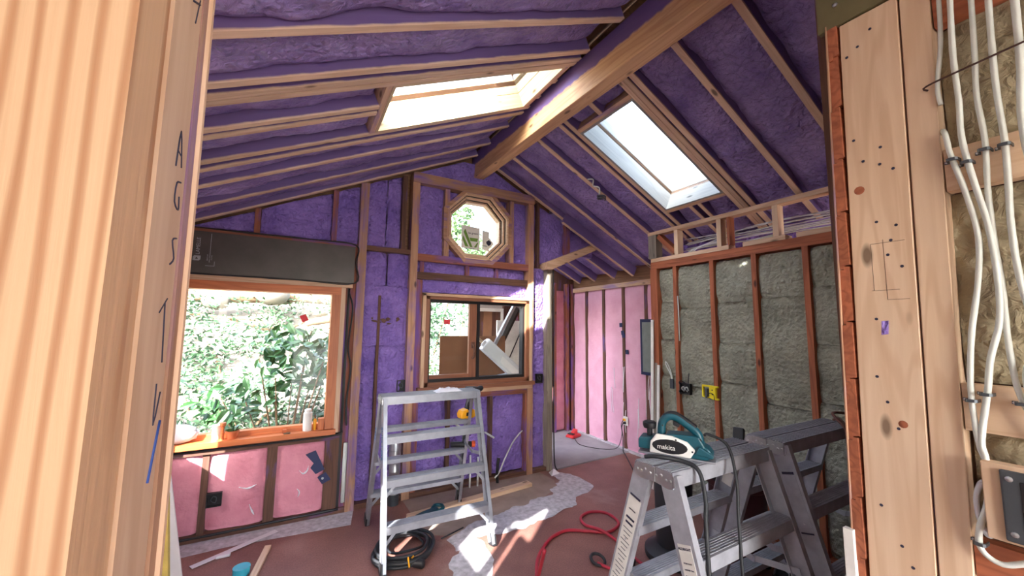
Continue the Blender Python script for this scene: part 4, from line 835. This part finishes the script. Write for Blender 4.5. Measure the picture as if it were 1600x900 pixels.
# lumber and tools on the floor along the gable wall
tag(bevel(board('lumber_piece', None, (.95, 3.55, .0205), (2.30, 3.70, .0205), .089, .038, 'plank'), .003), 'pale two by four lying on the floor under purple wall', 'lumber')
rs_ = thing('reciprocating_saw', 'teal and black saw lying on the floor behind the ladder', 'saw', (1.02, 3.46, .03), math.radians(16))
prism('saw_body', rs_, [(-.02, -.028), (.16, -.03), (.20, -.02), (.21, .03), (.17, .05), (.06, .045), (-.02, .03)], ((1, 0, 0), (0, 1, 0), (0, 0, 1)), -.03, .035, 'teal', .008); prism('nose', rs_, [(-.14, -.02), (-.02, -.026), (-.02, .028), (-.14, .02)], ((1, 0, 0), (0, 1, 0), (0, 0, 1)), -.024, .024, 'black', .006); box('blade', rs_, (-.26, -.009, -.002), (-.14, .009, .001), 'steel')
tube('saw_handle', rs_, [(.19, -.01, .01), (.25, .0, .015), (.27, .05, .02), (.23, .09, .02), (.17, .05, .02)], .017, 'teal', 8, 5)
tag(tube('pencil_rod', None, [(1.11, 3.12, .008), (1.33, 3.20, .008)], .005, 'blackrub', 6, 1), 'thin dark rod lying on the floor beside the coil', 'rod')
co = thing('cable_coil', 'coiled thick black power cable lying beside the ladder foot', 'cable coil', (.80, 3.08, 0))
pts = []
random.seed(21)
for i in range(150):
    a = i*.22; tn = a/(2*math.pi); r = .225-.014*((tn*1.7) % 3)+.012*math.sin(tn*2.1); pts.append((r*math.cos(a)+.006*math.sin(3*a), r*.98*math.sin(a), .014+.011*tn+.006*math.sin(a*1.3)))
tube('cable_loops', co, pts, .0115, 'blackrub', 7, 2)
tube('inner_loop', co, [(.13*math.cos(a)+.02, .13*math.sin(a)+.02, .035+.03*math.sin(a)**2) for a in [i*.4 for i in range(18)]], .009, 'blackrub', 7, 3)
lathe('plug', co, [(.016, -.04), (.028, -.035), (.03, .03), (.022, .04)], (.05, -.235, .03), 'black', 12, (.8, -.6, 0)); tube('yellow_tie', co, [(-.02, -.25, .03), (-.02, -.21, .075), (.0, -.17, .03), (.02, -.2, .07)], .006, 'yellow', 6, 4)
tag(tube('air_hose', None, [(1.45, 2.15, .3), (1.51, 2.32, .03), (1.54, 2.38, .014), (1.64, 2.52, .014), (1.78, 2.64, .014), (1.92, 2.72, .014), (2.08, 2.74, .014), (2.22, 2.65, .014), (2.36, 2.56, .014), (2.52, 2.60, .03), (2.56, 2.78, .03), (2.46, 2.90, .016), (2.32, 2.86, .014), (2.27, 2.74, .014), (2.30, 2.58, .036), (2.33, 2.42, .014), (2.28, 2.2, .014), (2.27, 2.0, .014), (2.26, 1.8, .014), (2.32, 1.55, .014), (2.5, 1.4, .014)], .0125, 'redhose', 9, 8), 'dark red air hose looping across the floor', 'hose')
tag(tube('spare_hose', None, [(2.0, 2.28, .012), (2.08, 2.05, .012), (2.12, 1.85, .012), (2.2, 1.6, .012), (2.35, 1.42, .012)], .011, 'redhose', 8, 6), 'short red hose length between the planer ladder legs', 'hose')
hk = thing('hose_fitting', 'dark ring fitting and hose gun lying under the planer ladder', 'fitting', (2.02, 2.30, 0))
tube('ring', hk, [(.05*math.cos(a), .05*math.sin(a), .02+.015*math.sin(a)) for a in [i*.5 for i in range(14)]], .011, 'blackrub', 7, 3); prism('gun_body', hk, [(.03, .005), (.20, .005), (.21, .05), (.16, .06), (.14, .11), (.11, .10), (.10, .055), (.03, .04)], AX, -.17, -.12, 'black', .006)
# vent duct, pipes at the gable
dv = thing('vent_duct', 'shiny round metal duct standing in the purple wall behind ladder', 'duct', (.90, D-.045, .0))
lathe('duct_pipe', dv, [(.052, .10), (.052, .30), (.055, .305), (.055, .315), (.052, .32), (.052, .38)], (0, 0, 0), 'steel', 18); lathe('elbow', dv, [(.052, .38), (.058, .40), (.058, .47), (.054, .50), (.058, .505), (.056, .56), (.045, .61), (.02, .63)], (0, 0, 0), 'steel', 18); lathe('duct_foot', dv, [(.052, 0), (.052, .10)], (0, 0, 0), 'greybox', 18)
tag(tube('plastic_pipe', None, [(2.36, D+.0, .505), (2.22, D-.04, .41), (2.10, D-.06, .24), (2.04, D-.06, .12), (1.98, D-.06, .06)], .008, 'cable', 7, 7), 'white flexible pipe curving out of the purple foam', 'pipe')
tag(tube('drain_pipe', None, [(2.02, D-.05, .0), (2.015, D-.05, .12), (2.03, D-.05, .26)], .017, 'black', 10, 4), 'short black drain pipe rising from the floor at purple wall', 'pipe')
for x, h, l in ((1.60, .33, 'left one'), (1.70, .33, 'middle one'), (1.79, .30, 'right one')): tag(tube('supply_pipe', None, [(x, D-.03, 0), (x, D-.03, h)], .010, 'cable', 8, 1), l+' of three short white pipes rising at purple wall', 'pipe', 'short white supply pipes')
for x, z, l in ((1.92, .52, 'white pipe stub poking from foam over the drain pipe'), (1.55, .66, 'white pipe stub poking from the foam near cordless drill')): tag(tube('pipe_stub', None, [(x-.03, D+.03, z+.015), (x+.04, D-.07, z-.03)], .011, 'cable', 8, 1), l, 'pipe')
# patches of tape and foil curls on pink batts
for pts in ([(.13, .56), (.21, .585), (.29, .41), (.22, .38), (.175, .44), (.20, .475)], [(.235, .35), (.30, .385), (.345, .315), (.275, .285)]): prism('tape_patch', wall_back, pts, ((1, 0, 0), (0, 0, 1), (0, 1, 0)), D-.012, D-.017, 'bluetape')
lathe('button', wall_back, [(.011, 0), (.009, .003)], (.277, D-.017, .335), 'steel', 10, (0, -1, 0))
for pts in ([(.09, .43), (.12, .40), (.15, .42), (.16, .46)], [(-.34, .37), (-.28, .35), (-.22, .37)], [(-.26, .22), (-.24, .17), (-.22, .13)], [(.08, .28), (.10, .25), (.09, .21)]): tube('torn_paper', wall_back, [(x, D-.012, z) for x, z in pts], [.004, .011, .014, .01, .004], 'cloth', 6, 5, .3, .5)
# sill clutter
zs = .7555
bg_ = mesh_obj('plastic_bag', [V((.14*math.cos(a)*math.sin(b)*(1+.3*noise.noise(V((a*1.5, b*3, 9)))), .045*math.sin(a)*math.sin(b), .075-.075*math.cos(b)+.02*noise.noise(V((a*3, b*4, 7)))*math.sin(b))) for b in [i*math.pi/10 for i in range(11)] for a in [j*math.pi/8 for j in range(16)]], [(i*16+j, i*16+(j+1) % 16, (i+1)*16+(j+1) % 16, (i+1)*16+j) for i in range(10) for j in range(16)], 'foamwrap', None, Matrix.Translation((-.78, D+.03, zs)), True)
tag(bg_, 'pale plastic bag lying on the sill of the big window', 'bag')
pot = thing('plant_pot', 'terracotta pot with a small green plant on window sill', 'plant pot', (-.42, D+.03, zs))
lathe('pot', pot, [(.034, 0), (.045, .05), (.05, .05), (.05, .065), (.04, .065), (.038, .045)], (0, 0, 0), 'terracotta', 16)
for i in range(7):
    a = i*.9; prism('leaf', pot, [(0, .05), (.03, .075+.01*(i % 3)), (.06, .085+.01*(i % 2)), (.032, .06)], ((math.cos(a), math.sin(a), 0), (0, 0, 1), (-math.sin(a), math.cos(a), 0)), -.012, .012, 'leaf')
tag(lathe('wooden_peg', None, [(.013, 0), (.013, .10), (.022, .11), (.022, .135), (.01, .14)], (-.485, D+.02, zs), 'jamb', 12), 'brown turned peg standing beside the terracotta pot', 'peg')
tag(lathe('paper_cup', None, [(.028, 0), (.034, .11), (.036, .115), (.03, .115)], (-.53, D+.06, zs), 'white', 14), 'white cup behind the brown peg on the sill', 'cup')
can = thing('white_canister', 'white canister with a cap at the right end of the sill', 'canister', (.13, D+.03, zs)); lathe('can_body', can, [(.036, 0), (.037, .155), (.03, .16)], (0, 0, 0), 'white', 16); lathe('can_cap', can, [(.028, .16), (.028, .185), (.02, .19)], (0, 0, 0), 'white', 16)
gt = thing('glue_tube', 'yellow orange tube standing beside the white canister', 'tube', (.19, D+.03, zs)); lathe('tube_body', gt, [(.014, 0), (.014, .085), (.006, .10)], (0, 0, 0), 'yellow', 12); lathe('nozzle', gt, [(.005, .10), (.004, .135)], (0, 0, 0), 'brownwire', 8)
tag(box('wood_offcut', None, (.215, D+.0, zs), (.262, D+.05, zs+.10), 'jamb', .003), 'small orange wood offcut at the sill corner', 'offcut')
tag(box('cork_piece', None, (-.06, D+.01, zs), (-.03, D+.04, zs+.03), 'terracotta', .003), 'small reddish block lying on the middle of the sill', 'block')
tag(tube('pebble_row', None, [(-.05, D-.02, zs+.006), (-.02, D-.025, zs+.007), (.0, D-.02, zs+.006)], .006, 'bark', 6, 3, .5), 'small brown twig bit on the sill edge', 'twig')
# floor bits lower left
tag(board('wood_stick', None, (-.095, 3.62, .012), (-.225, 2.88, .012), .042, .02, 'plank', (0, 0, 1)), 'pale wood stick lying on the floor lower left', 'stick')
tr = thing('tape_roll', 'bright turquoise roll on the floor beside the pale stick', 'roll', (-.235, 3.34, 0))
lathe('roll', tr, [(.03, .0), (.05, .0), (.052, .05), (.03, .05)], (0, 0, 0), 'cyan', 18); lathe('core', tr, [(.03, .002), (.031, .048), (.022, .045)], (0, 0, 0), 'blueink', 14)
tag(board('paper_strip', None, (-.55, 3.58, .005), (-.05, 3.86, .010), .05, .003, 'plastic'), 'curled pale plastic strip lying along the pink batts', 'strip'); tag(box('torn_tape', None, (-.42, 3.62, 0), (-.33, 3.66, .02), 'plastic', .006), 'crumpled clear tape bit on the floor near pink wall', 'tape')
tag(mesh_obj('corner_scrap', [(2.66, 3.80, 0), (2.80, 3.82, 0), (2.78, 3.9, 0), (2.70, 3.92, 0), (2.72, 3.85, .06)], [(0, 1, 4), (1, 2, 4), (2, 3, 4), (3, 0, 4), (3, 2, 1, 0)], 'plastic'), 'crumpled plastic scrap at the foot of grey corner post', 'scrap')
tag(prism('leaning_sheet', None, [(-.64, 1.17), (-.50, 1.15), (-.31, 0), (-.47, 0)], ((1, 0, 0), (0, 0, 1), (0, 1, 0)), 2.40, 2.412, 'plastic'), 'pale sheet leaning at far left beside the near post', 'sheet')
tag(board('foam_strip', None, (-.40, 2.28, 0), (-.475, 2.28, .95), .05, .03, 'mortar', (0, -1, 0)), 'yellow foam strip leaning before the pale sheet', 'strip')
tag(tube('upright_cable', None, [(2.78, D-.02, 2.42), (2.785, D-.03, 1.9), (2.782, D-.03, 1.2), (2.785, D-.03, .5), (2.79, D-.04, .1), (2.80, D-.08, .02)], .008, 'blackrub', 7, 5), 'black cord running down the grey corner post', 'cord')
tag(tube('black_cord', None, [(.415, D-.03, 2.0), (.45, D-.035, 1.85), (.43, D-.03, 1.5), (.46, D-.035, 1.3), (.44, D-.03, 1.0), (.45, D-.035, .78)], .008, 'blackrub', 7, 6, .2), 'black cord hanging beside the big orange window frame', 'cord')
tag(tube('white_conduit', None, [(.452, D-.02, .62), (.452, D-.02, .1)], .018, 'cable', 9, 1), 'short white pipe beside the pale double stud at window corner', 'pipe')
# electric coil hung from right rafters and bundle of cables behind the cripple wall
ec = thing('cable_roll', 'small grey roll of cable hanging on a right roof rafter', 'cable roll', RS.p(2.80, 3.07, -.01))
tube('roll', ec, [(.045*math.cos(a), .04*math.sin(a), -.02-.002*i) for i, a in enumerate([i*.5 for i in range(26)])], .008, 'greybox', 7, 2); tube('tail', ec, [(-.03, .0, -.02), (-.10, -.08, .02), (-.14, -.03, .05), (-.20, -.10, .08), (-.22, -.04, .10)], .007, 'cable', 6, 5)
random.seed(31)
for i in range(11):
    z0 = 2.57+.024*(i % 6)+random.uniform(-.01, .01); x0 = XW+.20+.03*(i % 4); pts = [(x0+random.uniform(-.02, .02), y, z0+.035*noise.noise(V((y*2.3, i*3.1, 0)))) for y in (2.75, 2.4, 2.05, 1.7, 1.35, 1.0, .7)]
    if i in (2, 5, 8): pts = [(XW+.06, 2.62-.01*i, 2.50)]+[(XW+.12, 2.45, 2.57)]+pts[2:]
    tag(tube('loft_cable', None, pts, .006, 'foamwrap' if i % 3 else 'cable', 6, 5), 'pale cable running in the bundle above the mineral wool', 'cable', 'cable bundle above mineral wool')
tag(tube('foam_smear', ceiling, [RS.p(2.62, 3.72, .055), RS.p(2.66, 3.66, .05), RS.p(2.72, 3.70, .055)], .02, 'foam2', 6, 4, .5, .6))

# ------------------------------------------------------------------ outdoors
ground = tag(box('ground', None, (-30, -30, -.6), (30, 40, -.35), 'ground'), 'garden ground round the building', 'ground', kind='structure')
def hill():
    vs = []; fs = []; nx, ny = 46, 26
    for i in range(nx+1):
        for j in range(ny+1):
            x = -9+i*14/nx-(0 if True else 0); y = 4.75+j*9/ny; t = (y-4.75)
            x2 = x; k = max(0, min(1, (1.9+.25*t-x)/1.6))
            z = -.3+k*(.95*t**.75+.2*noise.noise(V((x*.9, y*.9, 0)))+.1*noise.noise(V((x*2.5, y*2.5, 4))))
            vs.append((x2, y, z))
    for i in range(nx):
        for j in range(ny): fs.append((i*(ny+1)+j, (i+1)*(ny+1)+j, (i+1)*(ny+1)+j+1, i*(ny+1)+j+1))
    o = mesh_obj('hillside', vs, fs, 'soil', None, None, True)
    return tag(o, 'sunny earth bank rising behind the big window', 'bank', kind='structure')
hill()
def leaves(name, parent, centres, N, size, mat, seed, up=.35):
    rnd = random.Random(seed); vs = []; fs = []
    for _ in range(N):
        c, r = rnd.choice(centres); d = V((rnd.gauss(0, 1), rnd.gauss(0, 1), rnd.gauss(0, 1))).normalized()
        p = V(c)+V((d.x*r[0], d.y*r[1], d.z*r[2]))*rnd.uniform(.55, 1.05)**.7
        x = V((rnd.gauss(0, 1), rnd.gauss(0, 1), rnd.gauss(-.3, .6))).normalized(); n = (d*.6+V((rnd.gauss(0, .5), rnd.gauss(-.2, .5), up+rnd.gauss(0, .5)))).normalized(); y = n.cross(x)
        if y.length < .05: continue
        y.normalize(); n = x.cross(y); s = size*rnd.uniform(.6, 1.25); b = len(vs)
        vs += [p-x*s*.5, p+y*s*.24+n*s*.05, p+x*s*.5-n*s*.06, p-y*s*.24+n*s*.05]; fs += [(b, b+1, b+2), (b, b+2, b+3)]
    o = mesh_obj(name, vs, fs, mat, parent); o['kind'] = 'stuff'; return o
def shrub(label, loc, centres, N, size, mat, seed, cat='shrub', name='shrub', stem=True):
    t = thing(name, label, cat, loc, 0, 'bushes and trees outside')
    leaves('foliage', t, centres, N, size, mat, seed)
    if stem:
        for i, (c, r) in enumerate(centres[:4]): tube('stem', t, [(c[0]*.1, c[1]*.1, -.1), (c[0]*.5+.05, c[1]*.5, c[2]*.5), (c[0], c[1], c[2])], .02 if size < .2 else .05, 'bark', 6, 4)
    return t
shrub('pale ivy mass low on the bank behind the pot', (-.9, 5.3, .0), [((-.9, .2, .4), (.8, .4, .5)), ((.2, .1, .3), (.7, .4, .45)), ((-.2, .6, .8), (.9, .4, .4)), ((.7, -.1, .75), (.6, .3, .38)), ((1.1, .0, .5), (.5, .3, .5)), ((-.1, 0, .8), (.7, .3, .35))], 4200, .085, 'leaf2', 1)
shrub('light green ivy spreading over the middle of the bank', (-.8, 6.3, .9), [((-1.0, 0, .2), (1.0, .4, .5)), ((.4, .1, .2), (1.0, .4, .45)), ((-.3, .3, .6), (1.0, .4, .3))], 2600, .085, 'leaf2', 2)
shrub('yellow green shrub at the left edge of the big window', (-2.6, 6.0, .4), [((0, 0, .4), (.8, .6, .7)), ((.5, .4, 1.1), (.7, .5, .6))], 1800, .09, 'leaf3', 3)
shrub('green creeper high on the bank under the logs', (-.2, 7.3, 1.7), [((-.8, 0, .1), (.9, .4, .4)), ((.5, .1, .1), (.8, .4, .4)), ((-1.8, .1, .2), (.9, .4, .4))], 2200, .08, 'leaf2', 4)
shrub('feathery pale bush on the crest of the bank', (-.8, 8.6, 2.6), [((-1.2, 0, .6), (1.3, .6, .8)), ((.7, .1, .5), (1.2, .6, .8)), ((-2.6, 0, .7), (1.2, .6, .9))], 2600, .11, 'leaf3', 5)
shrub('tall leafy tree behind the bank, seen through octagon', (4.9, 12, -.3), [((-.7, 0, 5.7), (.8, .8, .7)), ((-.3, 0, 4.7), (.9, .8, .7)), ((.6, 0, 4.4), (.9, .8, .5))], 2600, .2, 'leaf3', 6, 'tree', 'tree')
shrub('green tree beyond the porch, left side of brown window', (2.5, 9.2, -.3), [((-.2, 0, 2.3), (.9, .8, 1.0)), ((.9, .2, 2.8), (.9, .8, .9)), ((.2, 0, 1.2), (.9, .7, .8))], 3000, .13, 'leaf2', 7, 'tree', 'tree')
shrub('yellow green bush low beyond the brown hardboard', (2.0, 7.2, -.3), [((0, 0, 1.0), (.45, .4, .6)), ((-.1, .1, .5), (.5, .4, .5))], 1200, .09, 'leaf3', 8)
# glossy camellia by the window: leaves one by one
cm = thing('camellia', 'glossy dark green camellia close to the big window', 'shrub', (-.05, 4.72, -.35), 0, 'bushes and trees outside')
lme = bpy.data.meshes.new('leaf'); lv = [(-.06, 0, 0), (-.03, .022, .006), (.015, .024, .005), (.06, 0, -.010), (.015, -.024, .005), (-.03, -.022, .006), (0, 0, -.004)]
lme.from_pydata(lv, [], [(0, 6, 1), (1, 6, 2), (2, 6, 3), (3, 6, 4), (4, 6, 5), (5, 6, 0)]); lme.materials.append(MAT['leaf'])
rnd = random.Random(77); ends = []
def cloud():
    c, r = ((.10, 0, 1.68), (.42, .24, .40)) if rnd.random() < .74 else ((-.45, .0, 1.28), (.42, .2, .22))
    d = V((rnd.gauss(0, 1), rnd.gauss(0, 1), rnd.gauss(0, 1))).normalized()*rnd.uniform(.25, 1)**.6
    return V((c[0]+d.x*r[0], c[1]+d.y*r[1], c[2]+d.z*r[2]))
for k in range(13):
    e = cloud(); tube('branch', cm, [(0, 0, 0), (e.x*.35, e.y*.4, e.z*.45), tuple(e)], [.014, .010, .006], 'bark', 6, 6)
for k in range(295):
    p = cloud()
    x = V((rnd.gauss(0, 1), rnd.gauss(-.6, .6), rnd.gauss(-.4, .5))).normalized(); n = V((rnd.gauss(0, .5), rnd.gauss(-.7, .5), .8)).normalized()
    o = bpy.data.objects.new('leaf', lme); M_ = frame(x, n).to_4x4(); M_ = Matrix.Translation(p) @ M_ @ Matrix.Scale(rnd.uniform(.9, 1.45), 4); o.matrix_basis = M_; link(o, cm)
for i, (a, b, r, lb) in enumerate((((-2.4, 7.6, 2.05), (.6, 7.7, 2.15), .11, 'long bleached log lying high on the bank'), ((-1.9, 8.1, 2.55), (.3, 8.2, 2.3), .08, 'thinner log lying above the long bleached log'), ((.1, 6.6, 1.72), (1.2, 6.7, 1.80), .06, 'pale timber lying at the right of the bank'))):
    tag(tube('log', None, [a, ((a[0]+b[0])/2, (a[1]+b[1])/2-.05, (a[2]+b[2])/2+.06), b], [r, r*1.05, r*.8], 'bark', 10, 5, .3), lb, 'log', 'logs on the bank')
random.seed(41)
for i in range(5):
    p = (-1.9+.75*i, 7.35+.2*(i % 2), 1.95+.12*(i % 3)); r = .16+.05*(i % 3)
    vs = [V(p)+V((r*math.cos(a)*math.sin(b), r*.8*math.sin(a)*math.sin(b), r*.7*math.cos(b)))*(1+.25*noise.noise(V((a, b, i*3)))) for b in [k*math.pi/7 for k in range(8)] for a in [j*math.pi/5 for j in range(10)]]
    tag(mesh_obj('rock', vs, [(k*10+j, k*10+(j+1) % 10, (k+1)*10+(j+1) % 10, (k+1)*10+j) for k in range(7) for j in range(10)], 'soil', None, None, True), ('first', 'second', 'third', 'fourth', 'fifth')[i]+' rock from the left in the row below logs on the bank', 'rock', 'rocks on the bank')
# porch things beyond the brown window
tag(box('hardboard_panel', None, (1.50, 4.46, .0), (2.38, 4.475, 1.585), 'cardboard'), 'brown hardboard sheet standing behind the brown window', 'panel')
bu = thing('wrapped_bundle', 'grey white wrapped bundle leaning diagonally behind the window', 'bundle', (0, 0, 0))
bevel(board('bundle_body', bu, (2.00, 4.30, 1.50), (2.52, 4.30, 1.07), .10, .165, 'foamwrap', (0.4, 0, 1)), .02); bevel(board('bundle_flap', bu, (1.97, 4.27, 1.515), (2.5, 4.24, 1.07), .012, .08, 'plastic', (.4, 0, 1)), .004); board('wooden_end', bu, (1.93, 4.30, 1.555), (2.02, 4.30, 1.485), .03, .03, 'plypale', (.4, 0, 1))
box('bundle_crate', bu, (1.95, 4.24, -.35), (2.56, 4.42, 1.02), 'cardboard'); bevel(board('lower_roll', bu, (1.96, 4.33, 1.03), (2.5, 4.36, 1.09), .10, .09, 'foamwrap'), .02)
al = thing('aluminium_frame', 'tilted bright aluminium window frame leaning on the porch', 'frame', (0, 0, 0))
k = 4.45/4.9
def kb(a, b, w, t, m, up): board('frame_bar', al, [a[0]*k, 4.45+(a[1]-4.9), 1.7+(a[2]-1.7)*k], [b[0]*k, 4.45+(b[1]-4.9), 1.7+(b[2]-1.7)*k], w, t, m, up)
kb((2.76, 4.9, 2.02), (2.44, 4.9, 1.45), .05, .04, 'alu', (1, 0, -.5)); kb((2.82, 4.93, 1.99), (2.52, 4.93, 1.44), .04, .05, 'greybox', (1, 0, -.5)); kb((2.87, 4.96, 1.96), (2.59, 4.96, 1.44), .03, .035, 'black', (1, 0, -.5)); kb((2.74, 4.92, 2.04), (3.0, 4.94, 1.95), .03, .04, 'alu', (1, 0, .5))
tag(prism('melamine_board', None, [(2.34, .0), (2.70, .0), (2.70, 1.79), (2.34, 1.79)], ((1, 0, 0), (0, 0, 1), (0, 1, 0)), 4.62, 4.64, 'white'), 'white board standing behind the aluminium frame', 'board'); tag(board('dark_bar', None, (2.69, 4.6, 1.63), (2.48, 4.6, 1.20), .012, .012, 'black', (1, 0, 0)), 'thin dark bar across the white board outside', 'bar')
nb = tag(empty('porch_wall'), 'grey outbuilding wall with a white framed dark window beyond the porch', 'outbuilding')
box('wall_panel', nb, (2.2, 5.26, -.35), (2.74, 5.3, 2.3), 'siding')
for i in range(12): box('siding_board', nb, (2.2, 5.24, -.1+.2*i), (2.74, 5.26, .085+.2*i), 'siding')
for a, b in (((2.30, 5.20, 1.3), (2.345, 5.24, 1.98)), ((2.70, 5.20, 1.3), (2.74, 5.24, 1.98)), ((2.345, 5.20, 1.93), (2.70, 5.24, 1.98)), ((2.345, 5.20, 1.3), (2.70, 5.24, 1.35))): box('window_frame', nb, a, b, 'white')
box('window_pane', nb, (2.345, 5.22, 1.35), (2.70, 5.235, 1.93), 'dark'); box('curtain', nb, (2.41, 5.205, 1.35), (2.55, 5.22, 1.93), 'cardboard')
pr = tag(board('porch_beam', None, (1.2, 5.1, 2.13), (2.7, 5.1, 2.13), .09, .12, 'grey'), 'weathered beam under the porch eave outside brown window', 'beam')
